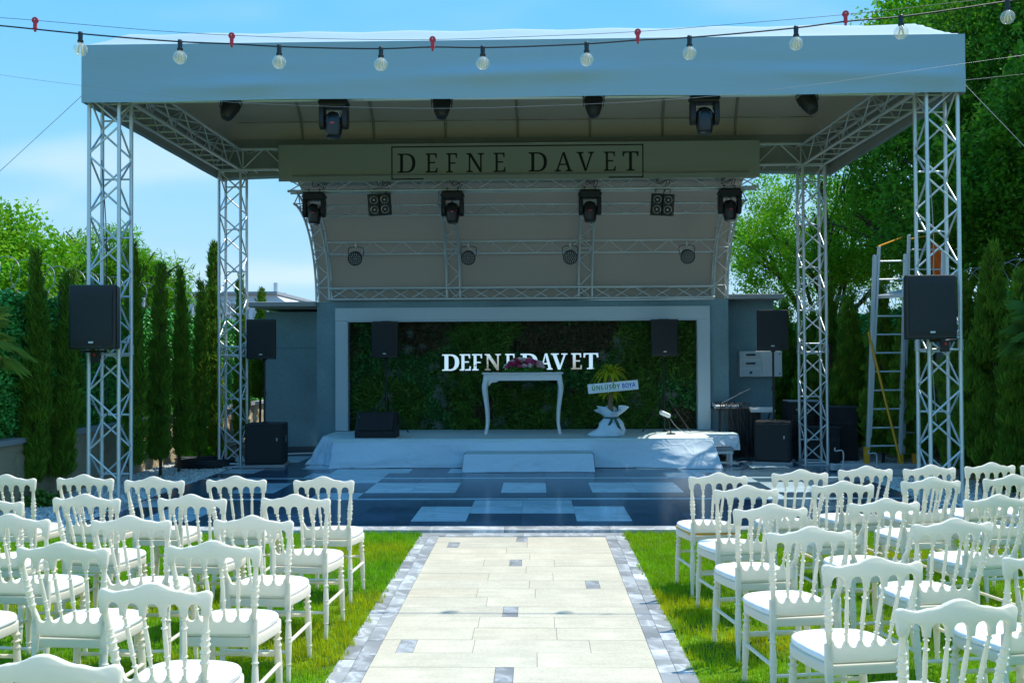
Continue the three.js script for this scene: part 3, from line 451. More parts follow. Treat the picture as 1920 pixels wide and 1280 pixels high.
{ // wrapped dracaena with printed board
  const b = at(1146, 818, 16.55), o = thing('wrapped_dracaena', 'potted dracaena wrapped in white cloth at the right of the stage', 'potted plant', [b.x, SH, b.z]);
  const r = rng(31);
  part('wrapping', gridGeo(48, 26, (u, v) => { const a = u * 6.283, prof = [[.02, 0], [.19, .01], [.235, .10], [.215, .22], [.13, .30], [.115, .33], [.17, .39], [.23, .47]], t = v * 7, i = Math.min(6, Math.floor(t)), f = t - i, R = lerp(prof[i][0], prof[i + 1][0], f), y = lerp(prof[i][1], prof[i + 1][1], f), fold = 1 + (.05 + .32 * sstep(.72, 1, v)) * Math.sin(a * 5 + 1 + v) + .10 * (fbm(u * 8, v * 5, 3, 3, 8) - .5) * 2; const tail = Math.pow(Math.max(0, Math.cos(a - 3.0)), 10) * Math.exp(-Math.pow((y - .03) / .07, 2)) * .20; return V(Math.cos(a) * (R * fold + tail), y + .05 * sstep(.8, 1, v) * Math.sin(a * 3 + .5), Math.sin(a) * (R * fold * .9 + tail)); }), M.clothWhite, o);
  const rib = std({ color: lin(.02, .10, .08), roughness: .5 });
  part('ribbon', merge([new THREE.TorusGeometry(.125, .014, 8, 28).rotateX(Math.PI / 2).translate(0, .315, 0), gridGeo(2, 8, (u, v) => V(.05 + (u - .5) * .05 + .10 * (1 - v), .09 + .22 * v, .13 + .10 * Math.sin(v * 2.2))), gridGeo(2, 8, (u, v) => V(.0 + (u - .5) * .045 - .06 * (1 - v), .16 + .15 * v, .13 + .10 * Math.sin(v * 2.2)))]), rib, o);
  part('stem', tubeThrough([V(0, .25, 0), V(-.005, .5, 0), V(-.01, .75, 0), V(-.01, .95, 0)], .042, 20, 10), std({ color: lin(.26, .19, .10), roughness: .9, bumpMap: T.fine, bumpScale: .01 }), o);
  for (const [y, n, L, up] of [[.70, 24, .20, .5], [1.03, 44, .33, 1.1]]) for (let i = 0; i < n; i++) {
    const a = i * 2.399 + r() * .4, e = (i / n) * up + .15 * r(), l = L * (.75 + .5 * r()), w = .026 + .008 * r();
    const g = gridGeo(2, 8, (u, v) => { const s = v * l, out = Math.cos(e) * s, dy = Math.sin(e) * s + .10 * v - (1.4 - e * .55) * s * s / l * .95, wd = w * Math.sin(Math.PI * Math.pow(clamp(v * .93 + .07), .7)), q = (u - .5) * 2; return V(Math.cos(a) * (out + .03) - Math.sin(a) * q * wd, dy + Math.abs(q) * wd * .5, Math.sin(a) * (out + .03) + Math.cos(a) * q * wd); });
    part('leaf', g, M.dracaena, o).position.set(-.01, y, 0);
  }
  const pb = at(1149.5, 725, 16.22), s = thing('name_board', 'white board with green and blue lettering leaning across the wrapped dracaena', 'sign', [pb.x, pb.y, pb.z]); s.rotation.z = .088;
  const cv = document.createElement('canvas'); cv.width = 1024; cv.height = 196; const c = cv.getContext('2d'); c.fillStyle = '#f2f5f8'; c.fillRect(0, 0, 1024, 196);
  c.font = 'bold 128px sans-serif'; const put = (t, x, w, col, sx = 1) => { c.save(); c.fillStyle = col; c.translate(x, 138); c.scale(w / c.measureText(t).width, 1); c.fillText(t, 0, 0); c.restore(); };
  put('ÜNLÜSOY', 70, 590, '#0f8a3c'); put('BOYA', 690, 280, '#1746c0'); c.fillStyle = '#159447'; c.fillRect(96, 160, 560, 6); c.fillStyle = '#1f4fc0'; c.fillRect(680, 160, 250, 4);
  const t = new THREE.CanvasTexture(cv); t.colorSpace = THREE.SRGBColorSpace;
  const g = box(.82, .155, .008); const face = std({ map: t, roughness: .5 }), edge = std({ color: lin(.75, .76, .78), roughness: .6 });
  part('board', box(.82, .155, .008), edge, s); part('printed_face', new THREE.PlaneGeometry(.814, .15).translate(0, 0, .0065), face, s);
  part('strap', rod(V(-.02, .0, -.005), V(-.02, .02, -.30), .006), M.wirePale, s);
}

// ------------------------------------------------------------------ loudspeakers
function speaker(name, label, w, h, d, pos, turn, group, tilt = 0) {
  const o = thing(name, label, 'loudspeaker', pos, turn, group); o.rotation.order = 'YXZ'; o.rotation.x = tilt;
  const sh = new THREE.Shape(), f = w / 2, b = w * .33, rr = .03; sh.moveTo(-f + rr, d / 2); sh.quadraticCurveTo(0, d / 2 + .03, f - rr, d / 2); sh.quadraticCurveTo(f, d / 2, f, d / 2 - rr); sh.lineTo(b, -d / 2); sh.lineTo(-b, -d / 2); sh.lineTo(-f, d / 2 - rr); sh.quadraticCurveTo(-f, d / 2, -f + rr, d / 2);
  const cab = new THREE.ExtrudeGeometry(sh, { depth: h - .04, bevelEnabled: true, bevelSize: .012, bevelThickness: .02, bevelSegments: 3, curveSegments: 8 }).rotateX(-Math.PI / 2); cab.scale(1, 1, -1); cab.index || 0; { const idx = cab.attributes.position; for (let i = 0; i < idx.count; i += 3) for (const k of ['position', 'normal', 'uv']) { const A = cab.attributes[k], n = A.itemSize; for (let q = 0; q < n; q++) { const t = A.array[(i + 1) * n + q]; A.array[(i + 1) * n + q] = A.array[(i + 2) * n + q]; A.array[(i + 2) * n + q] = t; } } cab.computeVertexNormals(); }
  cab.translate(0, .02, 0); part('cabinet', cab, M.black, o);
  part('grille', gridGeo(16, 16, (u, v) => { const x = (u - .5) * (w - .05); return V(x, .035 + v * (h - .07), d / 2 + .026 + .014 * (1 - Math.pow(2 * u - 1, 2)) - .012 * Math.pow(2 * v - 1, 8)); }), M.grille, o);
  part('badge', rbox(.055, .022, .008, .003, 0, .075, d / 2 + .044), M.plate, o);
  part('top_handle', rbox(w * .4, .014, .05, .006, 0, h + .006, 0), M.blackGloss, o);
  return o;
}
const spk = 'loudspeakers around the stage';
{ const a = at(167, 654, 11.25); speaker('loudspeaker', 'large black loudspeaker hung on the front left truss tower', .52, .735, .36, [a.x, a.y, -11.48], .05, spk); }
{ const a = at(1752.5, 635, 11.25); speaker('loudspeaker', 'large black loudspeaker hung on the front right truss tower', .545, .72, .36, [a.x, a.y, -11.48], -.05, spk); }
for (const [px, py, label] of [[178, 668, 'black bracket under the front left hung loudspeaker'], [1772, 648, 'black bracket with red light under the front right hung loudspeaker']]) { const a = at(px, py, 11.6), o = thing('speaker_bracket', label, 'bracket', [a.x, a.y, a.z], 0, 'brackets under the hung speakers'); part('plate', merge([rbox(.10, .14, .05, .01), rbox(.3, .03, .04, .006, -.02, .06, 0), box(.035, .10, .12, 0, .02, -.05)]), M.black, o); part('indicator', new THREE.CylinderGeometry(.014, .014, .01, 10).rotateX(Math.PI / 2).translate(.0, .02, .03), M.red, o); }
for (const [px, label] of [[196, 'thin black cable hanging down the front left tower'], [1748, 'thin pale cable hanging down the front right tower']]) { const a = at(px, 655, 11.7), b = at(px + (px < 900 ? 5 : 8), 790, 11.7), c = at(px - 6, 300, 11.7); tag(part('speaker_cable', tubeThrough([c, at(px + 3, 450, 11.72), a, b], .006, 40, 5), px < 900 ? M.black : M.wirePale), label, 'cable'); }
function subwoofer(label, w, h, d, x, z, turn) {
  const o = thing('subwoofer', label, 'subwoofer', [x, FLOOR, z], turn, 'subwoofers beside the stage');
  part('plinth', rbox(w + .06, .045, d + .06, .006, 0, .0225, 0), M.roofSlab, o); part('cabinet', rbox(w, h, d, .012, 0, .046 + h / 2, 0), M.carton, o); part('grille', rbox(w - .05, h - .06, .02, .006, 0, .046 + h / 2, d / 2 + .004), M.grille, o);
  for (const s of [-1, 1]) part('handle', rbox(.012, .12, .2, .005, s * (w / 2 + .002), .046 + h * .6, 0), M.blackGloss, o);
  part('badge', rbox(.02, .05, .006, .002, w / 2 - .1, .046 + h * .62, d / 2 + .016), M.plate, o); return o;
}
{ const a = at(492, 860, 16.3); subwoofer('black subwoofer on a pale plinth beside the back left tower', .62, .67, .55, a.x, -16.55, .1); }
{ const a = at(1462, 860, 16.4); subwoofer('black subwoofer on a pale plinth beside the back right tower', .58, .66, .58, a.x + .0, -16.78, -.32); }
function pole(label, x, z, y0, y1, tripod) {
  const o = thing('speaker_stand', label, 'speaker stand', [x, y0, z], 0, 'poles carrying speakers');
  part('pole', rod(V(0, 0, 0), V(0, y1 - y0, 0), .0175, 10), M.black, o); part('collar', new THREE.CylinderGeometry(.03, .03, .07, 12).translate(0, (y1 - y0) * .45, 0), M.blackGloss, o); part('top_cup', new THREE.CylinderGeometry(.06, .03, .05, 12).translate(0, y1 - y0 - .02, 0), M.black, o); part('foot', new THREE.CylinderGeometry(.05, .06, .015, 12).translate(0, .008, 0), M.black, o);
  if (tripod) for (let i = 0; i < 3; i++) { const a = .5 + i * 2.094; part('leg', merge([rod(V(Math.cos(a) * .03, .62, Math.sin(a) * .03), V(Math.cos(a) * .48, .015, Math.sin(a) * .48), .011), rod(V(Math.cos(a) * .03, .25, Math.sin(a) * .03), V(Math.cos(a) * .26, .32, Math.sin(a) * .26), .007)]), M.black, o); }
  return o;
}
{ const a = at(489, 673, 16.5), b = at(1449, 657, 16.75); pole('black pole on the back left subwoofer carrying a loudspeaker', a.x + .03, -16.6, .75, a.y + .02); speaker('loudspeaker', 'black loudspeaker on a pole above the back left subwoofer', .46, .66, .34, [a.x, a.y, -16.6], .12, spk);
  pole('black pole on the back right subwoofer carrying a loudspeaker', b.x + .02, -16.8, .74, b.y + .02); speaker('loudspeaker', 'black loudspeaker on a pole beside the white electrical boxes', .48, .675, .34, [b.x, b.y, -16.8], -.15, spk); }
{ const a = at(723, 671, 17.6), b = at(1245.5, 667, 17.6); pole('black tripod stand at the left of the stage behind the wedge monitor', a.x, -17.65, SH, a.y + .02, true); speaker('loudspeaker', 'black loudspeaker on a stand at the left in front of the plant wall', .45, .645, .32, [a.x, a.y, -17.65], 0, spk);
  pole('black tripod stand at the right of the stage in front of the plant wall', b.x, -17.65, SH, b.y + .02, true); speaker('loudspeaker', 'black loudspeaker on a tripod stand behind the wrapped dracaena', .46, .64, .32, [b.x, b.y, -17.65], 0, spk); }
{ // wedge monitor
  const a = at(703, 822, 16.38), o = thing('wedge_monitor', 'black wedge shaped floor monitor at the front left of the stage', 'floor monitor', [a.x, SH, -16.62]);
  const sh = new THREE.Shape(); sh.moveTo(-.24, 0); sh.lineTo(.22, 0); sh.lineTo(.24, .10); sh.lineTo(-.04, .40); sh.lineTo(-.22, .36); sh.closePath();
  const g = new THREE.ExtrudeGeometry(sh, { depth: .64, bevelEnabled: true, bevelSize: .015, bevelThickness: .02, bevelSegments: 2 }).translate(0, 0, -.32).rotateY(-Math.PI / 2); part('cabinet', g, M.black, o);
  const gr = part('grille', rbox(.58, .36, .02, .008), M.grille, o); gr.position.set(0, .262, .118); gr.rotation.x = -Math.atan2(.28, .30);
  for (const s of [-1, 1]) part('handle', rbox(.014, .05, .16, .005, s * .346, .2, 0), M.blackGloss, o);
  part('badge', rbox(.012, .012, .006, .002, -.29, .34, .05), M.plate, o);
}
{ // small white device on short stand, cable
  const a = at(1247, 776, 17.0), o = thing('microphone', 'small white microphone on a short dark stand near the right stage edge', 'microphone', [a.x + .1, SH, -17.0]);
  const g = new THREE.CapsuleGeometry(.04, .13, 6, 14).rotateZ(1.15); part('body', g.translate(-.10, a.y - SH, 0), M.tableWhite, o);
  part('stand', merge([rod(V(0, .015, 0), V(-.05, a.y - SH - .03, 0), .011), new THREE.CylinderGeometry(.07, .08, .02, 16).translate(0, .01, 0)]), M.black, o);
  part('cable', tubeThrough([V(-.04, a.y - SH - .03, 0), V(.08, .14, 0), V(.25, .03, -.1), V(.5, .012, -.3), V(.8, .012, -.5)], .006, 40), M.wirePale, o);
}

// ------------------------------------------------------------------ stage lights
function movingHead(label, x, y, z, turn, group, logo = true) {           // y is where it hangs
  const o = thing('moving_head', label, 'stage light', [x, y, z], turn, group);
  part('base', merge([rbox(.36, .13, .26, .03, 0, -.10, 0), rbox(.40, .05, .20, .02, 0, -.10, 0)]), M.black, o);
  part('clamp', merge([rbox(.03, .07, .04, .006, -.09, 0, 0), rbox(.03, .07, .04, .006, .09, 0, 0)]), M.black, o);
  for (const s of [-1, 1]) { const sh = new THREE.Shape(); sh.moveTo(-.07, -.16); sh.lineTo(.07, -.16); sh.lineTo(.085, -.34); sh.quadraticCurveTo(.08, -.43, 0, -.44); sh.quadraticCurveTo(-.08, -.43, -.085, -.34); sh.closePath(); const g = new THREE.ExtrudeGeometry(sh, { depth: .045, bevelEnabled: true, bevelSize: .012, bevelThickness: .012, bevelSegments: 2 }).rotateY(Math.PI / 2).translate(s * .155 - .0225, 0, 0); part('yoke_arm', g, M.black, o); }
  const h = part('head', merge([lathe([[0, .11], [.075, .11], [.115, .06], [.125, 0], [.12, -.08], [.098, -.20], [.088, -.225], [0, -.225]], 18), rbox(.21, .15, .21, .04, 0, .0, 0)]), M.blackGloss, o); h.position.set(0, -.34, 0); h.rotation.x = -.12;
  if (logo) part('maker_badge', new THREE.SphereGeometry(.03, 14, 8).scale(1, .45, .2).translate(0, -.06, .122), M.logoRed, h);
  part('rim_strip', tubeThrough([V(.02, .10, .10), V(.07, .085, .105), V(.105, .02, .10)], .004, 10, 5), M.aluDull, h);
  return o;
}
{
  const g1 = 'moving heads under the canopy and shell';
  for (const [px, label] of [[589, 'black moving head light at the left end of the shell truss'], [848.5, 'black moving head light above the left middle rib'], [1106, 'black moving head light above the right middle rib'], [1368, 'black moving head light at the right end of the shell truss']]) { const a = at(px, 352, 16.42); movingHead(label, a.x, 4.60, -16.42, 0, g1).scale.setScalar(.98); }
  { const a = at(626, 220, 11.86); movingHead('large black moving head with red badge under the front valance, left', a.x, 4.965, -11.86, 0, g1).scale.setScalar(.9); }
  { const a = at(1321, 215, 11.86); movingHead('large black moving head without badge under the front valance, right', a.x, 4.97, -11.86, 0, g1, false).scale.setScalar(.9); }
}
function parCan(label, x, y, z, tilt, group, back) {
  const o = thing('par_light', label, 'stage light', [x, y, z], 0, group);
  part('yoke', tubeThrough([V(-.13, -.18, 0), V(-.14, -.05, 0), V(-.12, -.02, 0), V(.12, -.02, 0), V(.14, -.05, 0), V(.13, -.18, 0)], .007, 24, 6), M.black, o);
  part('clamp', merge([rbox(.035, .06, .05, .008, 0, .01, 0), new THREE.CylinderGeometry(.012, .012, .05, 8).translate(0, .04, 0)]), M.aluDull, o);
  const b = part('can', lathe([[0, -.13], [.06, -.13], [.085, -.09], [.115, 0], [.12, .10], [.13, .10], [.13, .12], [.118, .12], [.118, .105], [0, .105]], 20).rotateX(Math.PI / 2), M.black, o); b.position.set(0, -.19, 0); b.rotation.x = tilt;
  if (back) part('sticker', rbox(.07, .004, .05, .001, -.01, .118, -.0), M.plate, b).rotation.x = .12;
  else { const r = [], n = [[0, 1], [.035, 6], [.07, 12], [.10, 16]]; for (const [R, k] of n) for (let i = 0; i < k; i++) r.push(new THREE.SphereGeometry(.0105, 8, 5).scale(1, 1, .5).translate(Math.cos(i / k * 6.283) * R, Math.sin(i / k * 6.283) * R, .11)); part('led_lens', merge(r), M.led, b); }
  return o;
}
for (const [px, label] of [[667, 'black LED can light with lens grid at the far left of the shell'], [878.5, 'black LED can light with lens grid beside the left middle rib'], [1069, 'black LED can light with lens grid beside the right middle rib'], [1288, 'black LED can light with lens grid at the far right of the shell']]) { const a = at(px, 461 - (px - 900) * .006, 17.55); parCan(label, a.x, a.y, -17.55, .35, 'round LED lights inside the shell').scale.setScalar(.98); }
for (const [px, py, label] of [[436, 190, 'black can light with white sticker at the far left under the valance'], [828, 182, 'black can light with white sticker left of centre under the valance'], [1113, 180, 'black can light with white sticker right of centre under the valance'], [1509, 172, 'black can light with white sticker at the far right under the valance']]) { const a = at(px, py, 12.0); const pc = parCan(label, a.x, 5.0, -12.0, -Math.PI / 2 - .25, 'can lights under the front valance', true); pc.rotation.z = px < 500 ? -.30 : px > 1400 ? .35 : 0; pc.scale.setScalar(.9); }
for (const [px, label, rz] of [[711, 'square black four lamp blinder left on the shell truss', .05], [1243, 'square black four lamp blinder right on the shell truss', -.06]]) {
  const a = at(px, 362, 16.42), o = thing('blinder', label, 'stage light', [a.x, a.y, -16.42], 0, 'four lamp blinders'); o.rotation.z = rz; o.rotation.x = .12;
  part('housing', merge([rbox(.17, .36, .14, .012, -.089, -.19, 0), rbox(.17, .36, .14, .012, .089, -.19, 0)]), M.black, o);
  part('bracket', tubeThrough([V(-.12, 0, 0), V(-.12, .06, 0), V(.12, .06, 0), V(.12, 0, 0)], .006, 20), M.black, o); part('side_rail', merge([box(.012, .36, .03, -.186, -.19, .05), box(.012, .36, .03, .186, -.19, .05)]), M.black, o);
  for (const x of [-.089, .089]) for (const y of [-.11, -.27]) { part('lamp_reflector', lathe([[.012, -.03], [.04, -.018], [.062, .004], [.064, .008], [.06, .006]], 20).rotateX(Math.PI / 2).translate(x, y, .073), M.lensGlass, o); part('lamp_core', new THREE.SphereGeometry(.018, 10, 8).translate(x, y, .075), M.led, o); }
}
{ // cables along the shell truss
  const r = rng(8), l = []; for (const px of [589, 711, 848, 1106, 1243, 1368]) { const a = at(px, 350, 16.15); for (let j = 0; j < 2; j++) l.push(tubeThrough([V(a.x - .1 + .1 * j, 4.8, -16.44), V(a.x + (r() - .5) * .2, 4.66, -16.40), V(a.x + .1 + .05 * j, 4.74, -16.42), V(a.x + .04, 4.5, -16.42)], .006, 16, 5)); }
  tag(part('light_cables', merge(l), M.black), 'short black cables looped over the shell truss above the lights', 'cables');
}

// ------------------------------------------------------------------ right side equipment
{ // electrical boxes
  const a = at(1384, 706, 18.8), o = thing('electrical_cabinet', 'pair of white electrical boxes on the grey wall right of stage', 'electrical box', [0, 0, 0]);
  const y0 = at(1424, 706, 18.8).y, y1 = at(1424, 658, 18.8).y, xa = at(1384, 680, 18.8).x, xm = at(1425, 680, 18.8).x, xb = at(1464, 680, 18.8).x, h = y1 - y0;
  part('box', rbox(xm - xa, h, .18, .01, (xa + xm) / 2, (y0 + y1) / 2, -18.73), M.cabinet, o); part('box', rbox(xb - xm - .005, h, .15, .01, (xm + xb) / 2, (y0 + y1) / 2, -18.745), M.cabinet, o);
  for (let i = 0; i < 3; i++) { part('door_panel', rbox(xm - xa - .06, h / 3 - .03, .012, .004, (xa + xm) / 2, y0 + h * (i + .5) / 3, -18.637), M.frameWhite, o); if (i) part('breaker_row', merge([...Array(8)].map((_, k) => box(.018, .035, .012, (xa + xm) / 2 - .08 + k * .022, y0 + h * (i + .5) / 3 + .01, -18.627))), M.black, o); }
  part('meter', rbox(.05, .05, .014, .004, (xa + xm) / 2, y0 + h / 6, -18.628), std({ color: lin(.03, .08, .2), roughness: .3 }), o);
  for (const y of [y0 + .06, y1 - .06]) part('lock', new THREE.CylinderGeometry(.012, .012, .02, 10).rotateX(Math.PI / 2).translate(xb - .05, y, -18.665), M.black, o);
}
{ // music desk
  const xl = at(1342, 765, 17.7).x, xr = at(1424, 765, 17.7).x, o = thing('equipment_table', 'table under black cloth with audio gear right of the stage', 'table', [(xl + xr) / 2, FLOOR, -17.9]);
  const w = xr - xl; part('tabletop', rbox(w, .03, .6, .008, 0, .86, 0), M.black, o); part('cloth', drape(50, 16, (u) => V(lerp(-w / 2 + .2, w / 2, u), .87, .31), (u) => V(lerp(-w / 2 + .2, w / 2, u), .02, .33), .06, 61), M.carton, o);
  for (const s of [-1, 1]) part('leg', rod(V(s * (w / 2 - .06), 0, .22), V(s * (w / 2 - .06), .86, .22), .014), M.black, o);
  const mx = thing('audio_mixer', 'small grey audio mixer on the left of the equipment table', 'mixer', [(xl + xr) / 2 - .18, FLOOR + .875, -17.85]); part('body', rbox(.42, .07, .34, .012, 0, .035, 0).rotateX(.16), M.aluDull, mx);
  const kn = []; for (let i = 0; i < 8; i++) for (let j = 0; j < 4; j++) kn.push(new THREE.CylinderGeometry(.009, .01, .02, 8).translate(-.17 + i * .048, .082, -.11 + j * .065)); part('knob', merge(kn).rotateX(.16), M.black, mx).userData.kind = 'stuff';
  const kb = thing('keyboard', 'white electronic keyboard lying beside the audio mixer', 'keyboard', [at(1427, 772, 17.6).x, FLOOR + .83, -17.5], -.05); part('case', rbox(.42, .05, .2, .01, 0, .025, 0).rotateX(.2), M.cabinet, kb); const ks = []; for (let i = 0; i < 14; i++) ks.push(box(.024, .012, .11, -.19 + i * .0285, .055, .04)); part('keys', merge(ks).rotateX(.2), M.tableWhite, kb); part('stand', merge([rod(V(-.15, .02, 0), V(.12, -.82, .1), .012), rod(V(.15, .02, 0), V(-.12, -.82, .1), .012)]), M.black, kb);
  const r = rng(44), l = []; for (let i = 0; i < 9; i++) { const x = xl + .05 + r() * .5; l.push(tubeThrough([V(x + .1, FLOOR + .93, -17.8), V(x - .12 * r(), FLOOR + .92 + .05 * r(), -17.6), V(x - .06, FLOOR + .75, -17.56), V(x + (r() - .5) * .2, FLOOR + .45 * r() + .1, -17.54), V(x + (r() - .5) * .3, FLOOR + .02, -17.45)], .007, 26, 5)); }
  tag(part('loose_cables', merge(l), M.wire), 'tangle of thin cables spilling from the equipment table', 'cables');
  const ms = thing('keyboard_microphone', 'thin microphone stand rising behind the audio mixer', 'microphone stand', [at(1352, 800, 17.5).x, FLOOR, -17.5]); part('pole', rod(V(0, 0, 0), V(0, .98, 0), .009), M.black, ms); part('boom', rod(V(0, .96, 0), V(.55, 1.22, -.15), .006), M.wirePale, ms); part('base', new THREE.CylinderGeometry(.12, .13, .02, 18).translate(0, .01, 0), M.black, ms);
}
{ // amplifier rack + flight cases in the dark corner
  const a = at(1512, 790, 17.6), o = thing('amplifier_rack', 'dark amplifier rack with pale top behind the back right tower', 'rack', [a.x, FLOOR, -17.8]); part('case', rbox(.62, .98, .5, .012, 0, .49, 0), M.carton, o); part('lid', rbox(.6, .02, .48, .006, 0, .992, 0), M.roofSlab, o); for (let i = 0; i < 4; i++) part('unit', rbox(.5, .12, .02, .004, 0, .85 - i * .15, .255), M.blackGloss, o); part('knob', merge([0, 1, 2, 3].map((i) => new THREE.CylinderGeometry(.015, .015, .02, 10).rotateX(Math.PI / 2).translate(-.18 + .1 * i, .85, .275))), M.plate, o);
  for (const [px, w, h, d, label, z] of [[1572, .62, .92, .6, 'tall black flight case right of the back right tower', -17.4], [1545, .5, .6, .5, 'lower black flight case in front of the tall one', -16.95]]) { const p = at(px, 860, -z), c = thing('flight_case', label, 'flight case', [p.x, .0, z - .1], -.1, 'black flight cases'); part('body', rbox(w, h, d, .012, 0, h / 2 + .02, 0), M.carton, c); part('lid_band', rbox(w + .012, .03, d + .012, .004, 0, h * .72, 0), M.black, c); part('latch', merge([-1, 1].map((s) => rbox(.06, .07, .012, .004, s * w * .28, h * .72, d / 2 + .008))), M.black, c); for (const s of [-1, 1]) part('corner', new THREE.SphereGeometry(.03, 10, 8).translate(s * w / 2, h, d / 2), M.black, c); }
  const b = at(1352, 872, 16.3), s = thing('step_bench', 'small low metal step at the right end of the stage', 'step', [b.x + .0, FLOOR, -16.55]); part('tread', rbox(.46, .05, .34, .008, 0, .27, 0), M.roofSlab, s); part('apron', rbox(.44, .05, .02, .004, 0, .215, .155), M.aluDull, s); for (const i of [-1, 1]) for (const j of [-1, 1]) part('leg', rbox(.04, .25, .04, .004, i * .19, .125, j * .13), M.aluDull, s);
}
{ // work platform ladder
  const o = thing('ladder_tower', 'tall aluminium ladder platform with yellow outriggers behind the front right tower', 'ladder');
  const z = -15.6, P = (px, py, d = 15.6) => at(px, py, d);
  const stile = (a, b, w = .032, d = .07) => { const dir = b.clone().sub(a), L = dir.length(), m = part('stile', rbox(w, 1, d, .006), M.aluDull, o); m.scale.y = L; m.position.copy(a).add(b).multiplyScalar(.5); m.quaternion.setFromUnitVectors(UP, dir.normalize()); };
  const L0 = P(1627, 872), L1 = P(1641, 478), L2 = P(1632, 820), L3 = P(1649, 462), R0 = P(1688, 872), R1 = P(1699, 476), R3 = P(1705, 440), S0 = P(1762, 872, 15.9), S1 = P(1770, 470, 15.9);
  stile(L0, L1, .05); stile(L2, L3, .035); stile(R0, R1, .05); stile(P(1695, 850, 15.75), R3, .035); stile(S0, S1, .05); stile(P(1755, 872, 15.9), P(1762, 520, 15.9), .035);
  for (const py of [490, 524, 593, 627.5, 662, 697, 732, 767, 802, 836]) { const t = (872 - py) / 394, a = L2.clone().lerp(L3, clamp((820 - py) / 358, -.1, 1)), b = P(lerp(1690, 1702, t), py - 1); bar('rung', a, b, .014, M.alu, o); }
  for (const py of [468, 505, 543, 582, 620, 658, 697, 735, 773, 811, 850]) { const t = (872 - py) / 394; bar('rung', P(lerp(1694, 1703, t), py, 15.75), P(lerp(1758, 1765, t), py, 15.9), .014, M.alu, o); }
  { const a = P(1645, 556), b = P(1700, 543, 17.0), dir = b.clone().sub(a); const m = part('platform', rbox(.46, .05, dir.length(), .006), M.aluDull, o); m.position.copy(a).add(b).multiplyScalar(.5).add(V(.2, 0, 0)); m.lookAt(b.clone().add(V(.2, 0, 0))); }
  bar('handrail', P(1647, 462), P(1692, 445, 16.6), .014, M.yellowPaint, o); bar('handrail', P(1708, 448), P(1760, 438, 16.8), .014, M.yellowPaint, o);
  bar('outrigger', P(1629, 622), P(1690, 868, 15.3), .02, M.yellowPaint, o); bar('outrigger', P(1760, 655, 15.9), P(1722, 860, 16.2), .018, M.yellowPaint, o);
  for (const [px, py] of [[1625, 838], [1689, 852], [1716, 850]]) { const a = P(px, py, 15.55), g = P(px, 880, 15.55); part('foot', rbox(.075, a.y - .02, .075, .006, a.x, a.y / 2 + .01, a.z), M.yellowPaint, o); }
  part('base_beam', rbox(1.75, .10, .10, .008, P(1660, 870).x, .10, z + .08), M.aluDull, o); part('base_beam', rbox(1.9, .09, .10, .008, P(1690, 870).x, .08, z + .62), M.aluDull, o);
  for (const [px, py] of [[1580, 845], [1643, 850], [1807, 862]]) { const a = P(px, py, 15.3); part('crank', tubeThrough([V(a.x - .11, a.y + .05, a.z), V(a.x - .11, a.y, a.z), V(a.x, a.y, a.z), V(a.x, .05, a.z)], .011, 30, 6), M.aluDull, o); part('jack', rbox(.07, .12, .07, .006, a.x, .07, a.z), M.aluDull, o); }
  const c = P(1757, 492, 16.4), s = thing('orange_sling', 'orange sling hanging at the top of the ladder behind the truss', 'sling', [c.x, c.y, c.z]); part('webbing', gridGeo(8, 20, (u, v) => { const w = .05 + .09 * Math.sin(Math.PI * v) ; return V((u - .5) * 2 * w + .03 * Math.sin(v * 5), (v - .5) * .62, .05 * Math.sin(u * 6 + v * 3)); }), std({ color: lin(.80, .16, .01), roughness: .8, side: THREE.DoubleSide }), s);
}

